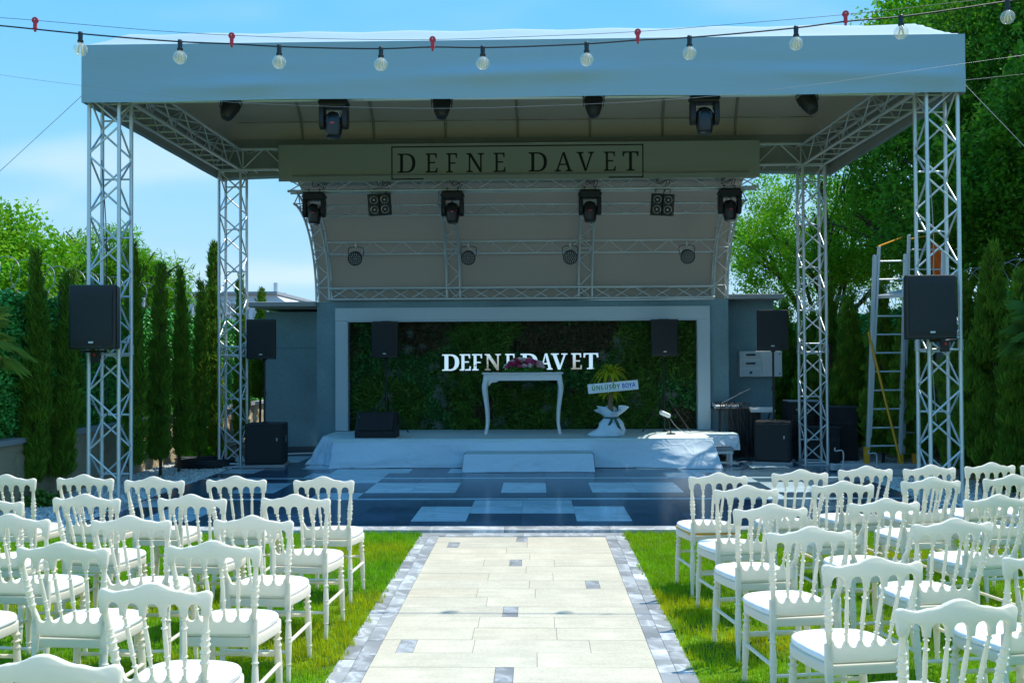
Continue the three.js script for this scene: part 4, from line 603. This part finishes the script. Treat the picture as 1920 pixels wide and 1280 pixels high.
// ------------------------------------------------------------------ chairs
function buildChair() {
  const o = new THREE.Group(); o.name = 'chair';
  const crestX = .205, railX = .163, zTop = .275, zRail = .205, yRail = .54, yTop = .83;
  const bend = (g, k = .022) => { const p = g.attributes.position, q = g.attributes.normal, n = V(0, 0, 0); for (let i = 0; i < p.count; i++) { const x = p.getX(i); p.setZ(i, p.getZ(i) + k * (1 - Math.pow(x / .22, 2))); n.set(q.getX(i) + 2 * k * x / (.22 * .22) * q.getZ(i), q.getY(i), q.getZ(i)).normalize(); q.setXYZ(i, n.x, n.y, n.z); } return g; };
  { // crest rail
    const s = new THREE.Shape(), top = (x) => { const a = Math.abs(x); return .905 + .03 * (.5 + .5 * Math.cos(Math.PI * clamp(a / .105))) - .010 * (.5 - .5 * Math.cos(Math.PI * clamp((a - .105) / .05))) * (1 - sstep(.16, .215, a)) + .0; };
    s.moveTo(-.226, .885); s.quadraticCurveTo(-.226, .903, -.21, top(-.21)); for (let i = -20; i <= 20; i++) s.lineTo(i / 20 * .205, top(i / 20 * .205)); s.quadraticCurveTo(.226, .903, .226, .885); s.lineTo(.222, .855); s.quadraticCurveTo(.222, .83, .217, .815); s.lineTo(.192, .815);
    const xs = [.205, .123, .041, -.041, -.123, -.205]; for (let i = 0; i < 5; i++) { const a = xs[i] - .0085, b = xs[i + 1] + .0085, m = (a + b) / 2, R = (a - b) / 2; for (let k = 1; k <= 10; k++) { const t = k / 10 * Math.PI; s.lineTo(m + Math.cos(t) * R, .820 + .042 * Math.pow(Math.sin(t), .75)); } if (i < 4) { s.lineTo(b - .001, .812); s.lineTo(xs[i + 1] - .0075, .812); } }
    s.lineTo(-.217, .815); s.quadraticCurveTo(-.222, .83, -.222, .855); s.closePath();
    const g = new THREE.ExtrudeGeometry(s, { depth: .014, bevelEnabled: true, bevelSize: .004, bevelThickness: .005, bevelSegments: 2, curveSegments: 4 }).translate(0, 0, zTop - .007); part('crest_rail', bend(toCreasedNormals(g, .9)), M.chair, o);
  }
  { // lower rail with scallops
    const s = new THREE.Shape(); s.moveTo(-.175, .475); s.lineTo(.175, .475); s.lineTo(.18, .60); s.quadraticCurveTo(.162, .565, .153, .555);
    const xs = [.163, .098, .033, -.033, -.098, -.163]; for (let i = 0; i < 5; i++) { const a = xs[i] - .007, b = xs[i + 1] + .007, m = (a + b) / 2, R = (a - b) / 2; for (let k = 0; k <= 8; k++) { const t = k / 8 * Math.PI; s.lineTo(m + Math.cos(t) * R, .556 - .024 * Math.sin(t)); } }
    s.quadraticCurveTo(-.162, .565, -.18, .60); s.closePath();
    const g = new THREE.ExtrudeGeometry(s, { depth: .012, bevelEnabled: true, bevelSize: .003, bevelThickness: .004, bevelSegments: 1, curveSegments: 3 }).translate(0, 0, zRail - .006); part('lower_rail', bend(toCreasedNormals(g, .9), .014), M.chair, o);
  }
  const turned = (L, r, beads) => { const p = [[r * .8, 0]]; const rad = (t) => { let q = r * (.78 + .34 * Math.sin(Math.PI * clamp((t - .18) / .64)) * (t > .18 && t < .82 ? 1 : 0)); for (const [c, w, k] of beads) q = Math.max(q, r * k * Math.sqrt(Math.max(0, 1 - Math.pow((t - c) / w, 2)))); return q; }; const ts = new Set(); for (let i = 0; i <= 16; i++) ts.add(i / 16); for (const [c, w] of beads) for (const f of [-1, -.6, 0, .6, 1]) ts.add(clamp(c + f * w)); for (const t of [...ts].sort((a, b) => a - b)) p.push([rad(t), t * L]); p.push([0, L]); return lathe(p, 9); };
  const place = (m, a, b) => { const d = b.clone().sub(a); m.position.copy(a); m.quaternion.setFromUnitVectors(UP, d.normalize()); return m; };
  const sb = [[.17, .012, 1.55], [.28, .02, 1.25], [.33, .012, 1.6], [.52, .012, 1.25], [.74, .012, 1.65], [.86, .012, 1.4]], sg = turned(.285, .0088, sb);
  for (const i of [-1.5, -.5, .5, 1.5]) { const a = V(i * .0655, .545, zRail + .014 * (1 - Math.pow(i * .0655 / .22, 2))), b = V(i * .082, .835, zTop + .022 * (1 - Math.pow(i * .082 / .22, 2))); const m = place(part('spindle', sg, M.chair, o), a, b); m.scale.y = a.distanceTo(b) / .285; }
  const pb = [[.34, .03, 1.45], [.42, .035, 1.3], [.47, .016, 1.55], [.56, .03, 1.5], [.63, .014, 1.4], [.72, .012, 1.25]], pg = turned(.36, .0145, pb);
  for (const s of [-1, 1]) {
    const p0 = V(s * .195, 0, .252), p1 = V(s * .178, .42, .205), p2 = V(s * .170, .50, .203), p3 = V(s * .206, .84, zTop);
    const up = merge([(() => { const g = pg.clone(); g.scale(1, p2.distanceTo(p3) / .36, 1); g.applyQuaternion(new THREE.Quaternion().setFromUnitVectors(UP, p3.clone().sub(p2).normalize())); return g.translate(p2.x, p2.y, p2.z); })(), rbox(.034, .17, .026, .006, s * .175, .465, .206), (() => { const lg = turned(.42, .0165, [[.52, .02, 1.25], [.58, .012, 1.3], [.80, .02, 1.2], [.24, .012, 1.12]]); lg.applyQuaternion(new THREE.Quaternion().setFromUnitVectors(UP, p1.clone().sub(p0).normalize())); return lg.translate(p0.x, p0.y, p0.z); })()]);
    part('rear_leg', up, M.chair, o);
    const fl = turned(.43, .0175, [[.18, .012, 1.1], [.50, .016, 1.2], [.72, .03, 1.3], [.80, .014, 1.45], [.88, .03, 1.3]]); place(part('front_leg', fl, M.chair, o), V(s * .185, 0, -.195), V(s * .172, .42, -.175));
    part('side_stretcher', rod(V(s * .186, .215, -.184), V(s * .187, .215, .229), .0105, 9), M.chair, o);
  }
  part('rear_stretcher', merge([rod(V(-.187, .165, .234), V(.187, .165, .234), .010, 9), ...[-1, 0, 1].map((k) => new THREE.SphereGeometry(.013, 8, 6).translate(k * .07, .165, .234))]), M.chair, o);
  part('front_stretcher', rod(V(-.18, .26, -.185), V(.18, .26, -.185), .0105, 9), M.chair, o);
  const seatShape = (k) => { const s = new THREE.Shape(), fw = .215 - k, rw = .180 - k, f = -.225 + k, r = .205 - k; s.moveTo(-rw, r); s.lineTo(rw, r); s.quadraticCurveTo(fw + .004, .02, fw, -.10); s.quadraticCurveTo(fw - .01, f + .01, fw - .10, f); s.quadraticCurveTo(0, f - .012, -fw + .10, f); s.quadraticCurveTo(-fw + .01, f + .01, -fw, -.10); s.quadraticCurveTo(-fw - .004, .02, -rw, r); return s; };
  const ext = (k, y0, y1, bs) => { const g = new THREE.ExtrudeGeometry(seatShape(k), { depth: y1 - y0 - 2 * bs, bevelEnabled: true, bevelSize: bs, bevelThickness: bs, bevelSegments: 3, curveSegments: 8 }); g.rotateX(Math.PI / 2); g.translate(0, y1 - bs, 0); return g; };
  part('seat_frame', toCreasedNormals(ext(.008, .405, .452, .006), .6), M.chair, o);
  { const g = toCreasedNormals(ext(.018, .4525, .487, .014), 1.2), p = g.attributes.position; for (let i = 0; i < p.count; i++) if (p.getY(i) > .48) p.setY(i, p.getY(i) + .006 * (1 - Math.pow(p.getX(i) / .2, 2))); part('cushion', g, M.cushion, o); }
  return o;
}
const cushions = [M.cushion, std({ color: lin(.80, .80, .79), roughness: .85, bumpMap: T.cloth, bumpScale: .006 }), std({ color: lin(.86, .855, .84), roughness: .8, bumpMap: T.cloth, bumpScale: .004 })];
const chairProto = buildChair();
{
  const ord = ['', 'second', 'third', 'fourth', 'fifth', 'sixth'], rowN = ['front', 'second', 'third', 'fourth', 'fifth', 'rearmost'], r = rng(12);
  const place = (px, py, row, col, side, turn) => {
    const crown = onLevel(px, py, .938), rot = turn + (r() - .5) * .05, off = .283, x = crown.x - Math.sin(rot) * off, z = crown.z - Math.cos(rot) * off;
    const label = `white turned-spindle chair ${col ? ord[col] + ' from' : 'beside'} the walkway in the ${rowN[row]} row, ${side} block${side === 'right' && row === 0 && col === 0 ? ', yellow under its cushion' : ''}`;
    const c = copyOf(chairProto, label, [x, 0, z], rot, side === 'left' ? 'white chairs left of the walkway' : 'white chairs right of the walkway'); c.userData.category = 'chair';
    c.rotation.x = (r() - .5) * .014; c.rotation.z = (r() - .5) * .016; const cu = c.children.find((k) => k.name === 'cushion'); cu.rotation.y = (r() - .5) * .10; cu.position.set((r() - .5) * .014, 0, (r() - .5) * .02); cu.scale.set(.97 + .04 * r(), 1, .96 + .05 * r()); cu.material = cushions[Math.floor(r() * 3)];
    if (side === 'right' && row === 0 && col === 0) { const m = part('cushion_underside', rbox(.385, .018, .40, .008, 0, .452, -.01), M.yellow, c, 'yellow underside of the cushion'); m.position.y = .002; c.children.find((k) => k.name === 'cushion').position.y = .012; }
  };
  const L = [[[606, 893], [443, 892], [287, 893], [157, 889], [12, 889]], [[553, 925], [358, 926], [159, 925], [-22, 930]], [[473, 964], [246, 965], [18, 963]], [[399, 1013], [115, 1014], [-142, 1016]], [[285, 1092]], [[85, 1227]]];
  const R = [[[1346, 885], [1500, 879], [1624, 873], [1745, 870], [1858, 866], [1962, 864]], [[1399, 909], [1581, 900], [1746, 894], [1899, 888]], [[1445, 943], [1660, 933], [1871, 926]], [[1521, 985], [1790, 970]], [[1641, 1043], [1972, 1030]], [[1800, 1123]]];
  L.forEach((row, i) => row.forEach(([x, y], j) => place(x, y, i, j, 'left', -.05 - .01 * j)));
  R.forEach((row, i) => row.forEach(([x, y], j) => place(x, y, i, j, 'right', .15 + .02 * j)));
}

// ------------------------------------------------------------------ string lights and wires
{
  const D = 7.9, line = (pts, d) => pts.map(([x, y]) => at(x, y, d));
  const cord = [[-120, 38], [0, 48], [150, 63], [337, 78], [434, 82], [523, 87], [714, 91], [811, 88], [905, 89], [1100, 82], [1196, 75], [1293, 70], [1493, 52], [1586, 40], [1690, 31], [1890, 2], [2040, -22]];
  tag(part('overhead_cable', tubeThrough(line(cord, D), .0062, 200, 6), M.cable), 'dark cable of the bulb string sagging across the top of the picture', 'cable');
  const wire = (pts, d, r, label, mat = M.wire) => tag(part('wire', tubeThrough(line(pts, d), r, 100, 5), mat), label, 'wire');
  wire([[-120, 26], [0, 33], [65, 38], [300, 58], [434, 66], [640, 73], [811, 74], [1000, 68], [1196, 59], [1400, 43], [1586, 27], [1760, 8], [2000, -20]], D, .0022, 'thin support wire just above the bulb string');
  wire([[-120, 120], [0, 140], [150, 160], [400, 189], [640, 200], [830, 203], [1000, 199], [1280, 185], [1500, 162], [1800, 120], [1920, 103], [2040, 84]], 11.3, .0019, 'thin pale wire sagging across below the canopy valance', M.wirePale);
  { const a = at(152, 180, 11.6), b = at(-60, 375, 10.6); tag(part('guy_wire', rod(a, b, .0028, 5), M.wire), 'guy wire running down from the left canopy corner', 'wire'); }
  { const a = at(1802, 150, 11.6), b = at(1980, 335, 10.8); tag(part('guy_wire', rod(a, b, .0028, 5), M.wirePale), 'guy wire running down from the right canopy corner', 'wire'); }
  { const a = at(1803, 151, 11.7), b = at(2000, 130, 12.5); tag(part('guy_wire', rod(a, b, .0028, 5), M.wirePale), 'nearly level wire from the right canopy corner to the trees', 'wire'); }
  const ordn = ['leftmost', 'second', 'third', 'fourth', 'fifth', 'sixth', 'seventh', 'eighth', 'ninth', 'rightmost'];
  let proto;
  [[150, 63], [337, 78], [523, 87], [714, 91], [905, 89], [1100, 82], [1293, 70], [1493, 52], [1690, 31], [1890, 2]].forEach(([px, py], i) => {
    const p = at(px, py, D), label = i === 0 || i === 9 ? `${ordn[i]} clear globe bulb hanging on the string` : `${ordn[i]} clear globe bulb from the left on the string`;
    if (!proto) {
      proto = thing('string_bulb', label, 'light bulb', [p.x, p.y, p.z], 0, 'clear globe bulbs on the string');
      part('socket', lathe([[0, .014], [.017, .014], [.019, 0], [.018, -.05], [.024, -.055], [.023, -.07], [0, -.07]], 14), M.cable, proto);
      part('globe', lathe([[.017, -.062], [.021, -.075], [.038, -.088], [.052, -.11], [.055, -.128], [.052, -.146], [.038, -.168], [.018, -.179], [0, -.181]], 22), M.glass, proto);
      part('filament', merge([...[0, 1, 2, 3].map((k) => rod(V(Math.cos(k * 1.57) * .01, -.08, Math.sin(k * 1.57) * .01), V(Math.cos(k * 1.57 + .4) * .026, -.155, Math.sin(k * 1.57 + .4) * .026), .0045, 6)), lathe([[0, -.07], [.012, -.075], [.008, -.10], [0, -.105]], 8)]), M.amber, proto);
    } else copyOf(proto, label, [p.x, p.y, p.z], i * .7);
  });
  let clip; const cn = ['leftmost', 'second', 'third', 'fourth', 'rightmost'];
  [[65, 45], [434, 74], [811, 81], [1196, 67], [1586, 33]].forEach(([px, py], i) => {
    const p = at(px, py, D), label = i % 4 === 0 ? `${cn[i]} red plastic clip joining cable and support wire` : `${cn[i]} red plastic clip from the left joining cable and support wire`;
    if (!clip) { clip = thing('cable_clip', label, 'clip', [p.x, p.y, p.z], 0, 'red clips on the bulb string'); part('wheel', new THREE.CylinderGeometry(.026, .026, .016, 16).rotateX(Math.PI / 2).translate(0, .03, 0), M.red, clip); part('body', merge([rbox(.03, .06, .018, .006, 0, -.005, 0), rbox(.018, .035, .016, .004, 0, -.045, 0), rbox(.034, .012, .02, .004, 0, -.034, 0)]), M.red, clip); part('pin', new THREE.CylinderGeometry(.005, .005, .02, 8).rotateX(Math.PI / 2).translate(0, .035, 0), M.plate, clip); } else copyOf(clip, label, [p.x, p.y, p.z], 0);
  });
}

// ------------------------------------------------------------------ fences, hedges, trees
const FL = -6.6, FR = 6.55;
function fence(x, s, d0, d1, wallH, topH, label, wlabel, side) {
  const w = thing('retaining_wall', wlabel, 'wall', [x + s * .12, 0, 0]);
  part('coping', box(.34, .06, d1 - d0, 0, wallH, -(d0 + d1) / 2), M.roofSlab, w);
  part('relief_face', gridGeo(Math.round((d1 - d0) * 28), 26, (u, v) => { const z = -lerp(d1, d0, s > 0 ? 1 - u : u), y = v * wallH, a = fbm(z * 2.6 + 1.5 * fbm(z * 2, y * 2, 3, 2), y * 2.4, 5, 3), q = Math.pow(1 - clamp(Math.abs(a - .5) * 14), 1) * .035; return V(s * (.10 + .035 * fbm(z * 5, y * 5, 8, 3)) - s * q, y, z); }), M.relief, w);
  part('core', box(.16, wallH, d1 - d0, 0, wallH / 2, -(d0 + d1) / 2), M.relief, w);
  const o = thing('ivy_fence', label, 'fence', [x, 0, 0]);
  part('panel', box(.03, topH - wallH, d1 - d0, -s * .02, (topH + wallH) / 2, -(d0 + d1) / 2), std({ color: lin(.03, .16, .04), roughness: 1 }), o);
  for (let d = d0; d <= d1; d += 2.4) part('post', box(.06, topH + .25, .06, -s * .08, (topH + .25) / 2, -d), M.aluDull, o);
  const r = rng(x > 0 ? 301 : 302), ms = []; const n = Math.round((d1 - d0) * (topH - wallH) * 480); for (let i = 0; i < n; i++) { const y = lerp(wallH + .03, topH + .02, r()), d = lerp(d0, d1, r()); ms.push(mat4(V(s * (.02 + .07 * r()), y, -d), r() * 6, r() * 6, r() * 6, .62 + .5 * r())); }
  scatter('leaves', G.ivy, M.ivy, ms, o, (q) => { const k = .45 + 1.0 * q(); return [k, k, k]; });
  // razor wire
  const pts = []; for (let t = 0; t < (d1 - d0) * 2.2; t += .09) { const a = t * 6.283; pts.push(V(x - s * .1 + .0 + Math.cos(a) * .24, topH + .27 + Math.sin(a) * .24, -(d0 + t / 2.2))); }
  tag(part('razor_wire', new THREE.TubeGeometry(new THREE.CatmullRomCurve3(pts), pts.length * 2, .006, 4), M.wirePale), `coiled razor wire along the top of the ${side} fence`, 'razor wire');
}
fence(FL, 1, 9.6, 34, .82, 2.62, 'bright green artificial ivy fence along the left side', 'low relief wall under the left ivy fence', 'left');
fence(FR, -1, 9.6, 34, .82, 2.62, 'shaded green ivy fence along the right side behind the ladder', 'low relief wall under the right ivy fence', 'right');

function cypress(label, x, d, h, R, seed, dark, bare = .25) {
  const o = thing('cypress', label, 'cypress', [x, 0, -d], 0, x < 0 ? 'columnar cypresses along the left fence' : 'columnar cypresses along the right fence'), r = rng(seed), ms = [];
  part('trunk', tubeThrough([V(0, 0, 0), V(.02, h * .3, .01), V(-.01, h * .6, 0), V(0, h * .92, 0)], .026, 14, 7), M.bark, o);
  R *= x < 0 ? .62 : .85; const n = Math.round(h * R * (x < 0 ? 2300 : 1500)), lx = (r() - .5) * .16, ph = r() * 6;
  for (let i = 0; i < n; i++) {
    const t = 1 - Math.pow(r(), .62), y = bare + (h - bare) * t, a = r() * 6.283, ax = lx * Math.sin(t * 2.2 + ph * .1), az = .05 * Math.sin(t * 3 + ph);
    const prof = R * (x < 0 ? .92 : 1.25) * Math.min(1, .5 + 2.2 * t) * Math.pow(1 - t, .72) * (.40 + 1.2 * fbm(a * 1.1 + 5, y * 2.6, seed, 3)) + .012, rr = prof * Math.sqrt(.12 + .88 * r());
    if (fbm(a * .9, y * 3.1, seed + 11, 2) < .34) continue;
    ms.push(mat4(V(ax + Math.cos(a) * rr, y, az + Math.sin(a) * rr), Math.sin(a) * .45, r() * 6, -Math.cos(a) * .45, .75 + .7 * r()));
  }
  scatter('foliage', G.sprig, M.cypress, ms, o, (q) => { const k = .65 + .7 * q(), y = q() * .7; return [k * (1 + y), k * (1 + y * .35), k]; });
}
[[62, 12.4, 3.15, .30], [112, 12.9, 2.95, .30], [128, 14.0, 3.1, .26], [243, 14.2, 3.55, .27], [300, 15.2, 3.3, .30], [335, 15.9, 3.25, .25], [372, 16.6, 3.15, .25], [406, 17.4, 3.85, .28], [446, 18.8, 3.4, .26], [486, 21.2, 3.3, .30], [505, 22.6, 3.0, .26]].forEach(([px, d, h, R], i) => cypress(['leftmost slim cypress before the ivy fence, near the palm', 'dark cypress left of the hung left speaker', 'cypress half hidden behind the hung left speaker', 'tall cypress just right of the front left tower', 'dark shaded cypress between the two left towers', 'cypress with light green tip between the left towers', 'short forked cypress right of the dark shaded one', 'tallest slim cypress left of the back left tower', 'cypress seen through the back left tower', 'cypress rising behind the grey left wing roof', 'short cypress behind the left wing near the chimney'][i], at(px, 700, d).x, d, h, R, 400 + i * 7, i < 3 || i === 4, i > 8 ? 1.0 : .3));
[[1560, 19.5, 3.2, .42], [1600, 18.2, 3.0, .42], [1655, 17.0, 3.0, .42], [1715, 15.8, 2.95, .42], [1800, 14.4, 3.0, .45], [1868, 13.5, 3.3, .45], [1925, 12.7, 2.9, .45], [1478, 22.5, 3.0, .5], [1518, 21.0, 2.7, .45]].forEach(([px, d, h, R], i) => cypress(['shaded cypress right of the back right tower', 'shaded cypress left of the ladder', 'shaded cypress behind the ladder', 'shaded cypress behind the front right tower', 'shaded cypress just right of the hung right speaker', 'tall shaded cypress left of the right palm', 'shaded cypress at the right edge of the picture', 'shaded cypress just behind the right wing of the building', 'low shaded cypress seen through the back right tower'][i], at(px, 700, d).x, d, h, R, 600 + i * 5, true, .2));

function tree(label, x, z, trunkH, blobs, density, geo, mat, seed, tint) {
  const o = thing('tree', label, 'tree', [x, 0, z]), r = rng(seed);
  const limbs = [tubeThrough([V(0, 0, 0), V(.08, trunkH * .5, .05), V(0, trunkH, 0)], .15, 12, 9)];
  for (const b of blobs) for (let k = 0; k < 4; k++) { const e = V(b[0] + (r() - .5) * b[3] * 1.3, b[1] + (r() - .3) * b[4] * .9, b[2] + (r() - .5) * b[5] * 1.3), s = V(0, trunkH * (.6 + .4 * r()), 0), m = s.clone().lerp(e, .5).add(V((r() - .5) * .5, .3, (r() - .5) * .5)); limbs.push(tubeThrough([s, m, e], .045, 10, 6)); for (let q = 0; q < 3; q++) { const e2 = e.clone().add(V((r() - .5) * b[3], (r() - .2) * b[4] * .7, (r() - .5) * b[5])); limbs.push(tubeThrough([m.clone().lerp(e, .4), m.clone().lerp(e2, .6).add(V(0, .15, 0)), e2], .018, 8, 5)); } }
  part('trunk', merge(limbs), M.bark, o);
  const ms = [], sun = [];
  for (const [bx, by, bz, rx, ry, rz] of blobs) { const n = Math.round(rx * ry * rz * density); for (let i = 0; i < n * 2.2; i++) { const a = r() * 6.283, c = 2 * r() - 1, q = Math.pow(r(), .42), s = Math.sqrt(1 - c * c), d = V(s * Math.cos(a), c, s * Math.sin(a)), f = fbm(d.x * 1.9 + bx + 7, d.y * 1.9 + by, d.z * 1.9 + seed, 3), lim = .62 + .75 * f; if (q > lim) continue; const p = V(bx + d.x * rx * q, by + d.y * ry * q, bz + d.z * rz * q); if (fbm(p.x * 1.5, p.y * 1.5, p.z * 1.5 + seed, 2) < .44) continue; ms.push(mat4(p, r() * 6, r() * 6, r() * 6, .75 + .6 * r())); } }
  scatter('crown', geo, mat, ms, o, tint); return o;
}
const vary = (a, b) => (q) => { const k = a + b * q(), y = q(); return [k * (.7 + .8 * y), k * (.92 + .2 * y), k]; };
tree('large dark leafy tree overhanging the right side of the canopy', 9.6, -18.5, 3.2, [[-.9, 6.2, -1, 2.7, 2.6, 3.0], [.6, 8.0, 0, 2.6, 2.4, 3.2], [-1.6, 4.4, 1.0, 1.9, 1.6, 2.4], [1.2, 5.0, 2.6, 2.4, 2.6, 2.2]], 95, G.leaf, M.leafDeep, 71, vary(.7, .7));
tree('tall leafy tree just outside the right edge shading the right hedge', 9.9, -13.6, 3.4, [[-.7, 6.2, .4, 2.4, 2.0, 2.8], [-.2, 7.9, -.6, 2.4, 1.9, 2.8], [-1.5, 5.2, -1.2, 1.6, 1.4, 2.2], [-1.3, 5.6, 1.6, 1.5, 1.3, 1.6]], 240, G.leaf, M.leafDeep, 79, vary(.7, .7));
tree('bright yellow green tree top above the right canopy corner', 9.0, -22.5, 3.5, [[.4, 8.7, 0, 2.6, 2.0, 2.2], [-1.3, 7.6, .4, 1.6, 1.4, 1.8]], 120, G.leaf, M.leafBright, 72, vary(.8, .6));
tree('sunny light green tree right of the curved shell', 7.2, -24.5, 2.4, [[-.4, 4.9, 0, 2.3, 1.7, 2.0], [-1.2, 3.9, 1.2, 1.7, 1.3, 1.6], [1.1, 4.4, .5, 1.9, 1.6, 1.8]], 130, G.leafSmall, M.leafBright, 73, vary(.75, .6));
tree('mid green tree with visible branches behind the ladder', 8.9, -21.5, 2.6, [[-1.0, 4.6, 0, 1.9, 1.6, 1.7], [.9, 5.0, .8, 2.1, 1.9, 2.0], [2.4, 4.2, 3.5, 2.0, 1.6, 2.5]], 60, G.leafSmall, M.leafMid, 74, vary(.7, .7));
tree('broad light green tree beyond the left fence at the edge', -11.6, -20.5, 2.2, [[0, 3.7, 0, 2.0, 1.45, 1.8], [1.1, 3.1, .5, 1.2, 1.0, 1.2], [-1.5, 3.4, .5, 1.6, 1.5, 1.5]], 150, G.leaf, M.leafBright, 75, vary(.75, .6));
tree('feathery bright green tree behind the front left tower', -10.9, -26, 2.2, [[-.4, 3.9, 0, 1.4, 1.5, 1.2], [.9, 3.4, 0, 1.0, 1.2, 1.0], [-1.6, 3.2, 0, 1.2, 1.2, 1.0]], 330, G.feather, M.leafBright, 76, vary(.75, .6));
tree('small distant bush just above the left wing roof', -8.6, -41, 1.2, [[0, 3.3, 0, 1.0, .9, .8]], 380, G.leaf, M.leafMid, 77, vary(.8, .6));

function palm(label, x, y, z, seed, L) {
  const o = thing('palm', label, 'palm', [x, 0, z]), r = rng(seed); part('trunk', lathe([[0, 0], [.16, 0], [.13, .4], [.11, y], [0, y + .05]], 12), M.bark, o);
  for (let i = 0; i < 26; i++) { const a = i * 2.399, e = .2 + 1.1 * (i / 26), l = L * (.8 + .4 * r()), g = []; const P = (s) => V(Math.cos(a) * Math.cos(e) * s * l, y + Math.sin(e) * s * l - .55 * s * s * l * (1.1 - e * .5), Math.sin(a) * Math.cos(e) * s * l); g.push(tubeThrough([P(0), P(.35), P(.7)], .008, 8, 4));
    for (let k = 0; k < 22; k++) { const b = P(.7), t = (k / 21 - .5) * 2.4, dir = P(.72).sub(P(.6)).normalize(), side = dir.clone().cross(UP).normalize(), q = dir.clone().multiplyScalar(Math.cos(t)).addScaledVector(side, Math.sin(t)), len = l * .55 * (.8 + .3 * r()); const m = b.clone().addScaledVector(q, len * .5).add(V(0, .02, 0)), tip = b.clone().addScaledVector(q, len).add(V(0, -.18 * len - .05 * r(), 0)), w = side.clone().multiplyScalar(Math.cos(t)).addScaledVector(dir, -Math.sin(t)).multiplyScalar(.006); const pos = []; for (const v of [b, m.clone().add(w), tip, b, tip, m.clone().sub(w)]) pos.push(v.x, v.y, v.z); const bg = new THREE.BufferGeometry(); bg.setAttribute('position', new THREE.Float32BufferAttribute(pos, 3)); bg.computeVertexNormals(); g.push(bg); }
    part('frond', merge(g), M.palm, o); }
}
{ const a = at(-70, 655, 10.6); palm('fan palm whose fronds enter at the left edge', a.x, a.y, -10.6, 21, .62); const b = at(1985, 640, 11.4); palm('fan palm whose fronds enter at the right edge', b.x, b.y, -11.4, 22, .62); }
{ // low shrubs, hoses, small things on the left
  const r = rng(66); const shrub = (label, px, py, d, R, mat) => { const p = at(px, py, d), o = thing('shrub', label, 'shrub', [p.x, 0, p.z]), ms = []; for (let i = 0; i < 260; i++) { const a = r() * 6.283, q = Math.sqrt(r()); ms.push(mat4(V(Math.cos(a) * q * R, r() * R * 1.0 * (1 - q * q * .6), Math.sin(a) * q * R), r() * 6, r() * 6, r() * 6, .8 + .5 * r())); } scatter('foliage', G.ivy, mat, ms, o, (q) => { const k = .6 + .9 * q(); return [k, k, k]; }); part('stem', rod(V(0, 0, 0), V(0, R * .6, 0), .012), M.bark, o); };
  shrub('small round green shrub on the pebbles behind the left chairs', 78, 945, 12.2, .17, M.fern); shrub('low yellow green plant at the foot of the left wall', 372, 868, 17.4, .28, M.leafBright); shrub('small dark shrub at the right edge behind the chairs', 1905, 905, 13.4, .2, M.fern); shrub('loose green plant by the wall left of the back left tower', 395, 850, 17.9, .35, M.leafMid);
  const hp = at(385, 872, 16.6), h = []; for (let i = 0; i < 6; i++) { const pts = []; for (let k = 0; k < 12; k++) { const a = k / 12 * 6.283; pts.push(V(hp.x + Math.cos(a) * (.42 + .05 * r()) * 1.1, .03 + i * .022 + .01 * r(), hp.z + Math.sin(a) * (.36 + .05 * r()))); } h.push(tubeThrough(pts, .016, 60, 6, true)); } tag(part('hose', merge(h), M.cable), 'coiled dark hose lying on the pebbles by the left tower', 'hose');
  const tp = at(150, 742, 14.9), t = thing('water_tank', 'pale grey rounded tank glimpsed behind the front left tower', 'tank', [tp.x, 0, -14.9]); part('shell', lathe([[0, .84], [.2, .84], [.22, .9], [.22, 1.45], [.17, 1.62], [.06, 1.68], [0, 1.69]], 24), M.cabinet, t); part('lid', lathe([[0, 1.70], [.07, 1.70], [.07, 1.675], [0, 1.67]], 16), M.aluDull, t);
}
{ // far industrial building
  const D = 62, p = (px, py) => at(px, py, D), o = thing('factory_building', 'pale industrial building with a chimney far behind the left fence', 'building');
  const a = p(345, 553), b = p(516, 553), c = p(572, 592), zz = -D - 6;
  part('wall', box(b.x - a.x, a.y, 12, (a.x + b.x) / 2, a.y / 2, zz), M.factory, o);
  const sh = new THREE.Shape(); sh.moveTo(b.x, 0); sh.lineTo(b.x, b.y); sh.lineTo(c.x, c.y); sh.lineTo(c.x, 0); sh.closePath(); part('sloped_wing', new THREE.ExtrudeGeometry(sh, { depth: 12, bevelEnabled: false }).translate(0, 0, -D - 12), M.factory, o);
  part('roof_edge', box(b.x - a.x + .3, .18, 12.4, (a.x + b.x) / 2, a.y + .09, zz), M.roofSlab, o);
  for (const px of [376, 386, 431, 442]) { const q = p(px, 580), w = part('window', box(.22, .75, .06, q.x, q.y, -D + .04), M.factoryWin, o); part('window_frame', box(.28, .04, .08, q.x, q.y + .39, -D + .05), M.factory, w); }
  const ch = p(493, 553); part('chimney', rod(V(ch.x, ch.y, zz + 3), V(ch.x, ch.y + 1.0, zz + 3), .13, 14), M.aluDull, o); part('pipe_rail', merge([rod(V(ch.x - .3, ch.y + .25, zz + 4), V(ch.x + .9, ch.y + .25, zz + 4), .03), rod(V(ch.x + .9, ch.y, zz + 4), V(ch.x + .9, ch.y + .25, zz + 4), .03), rod(V(ch.x - .3, ch.y, zz + 4), V(ch.x - .3, ch.y + .25, zz + 4), .03)]), M.aluDull, o);
}

renderer.render(scene, camera);
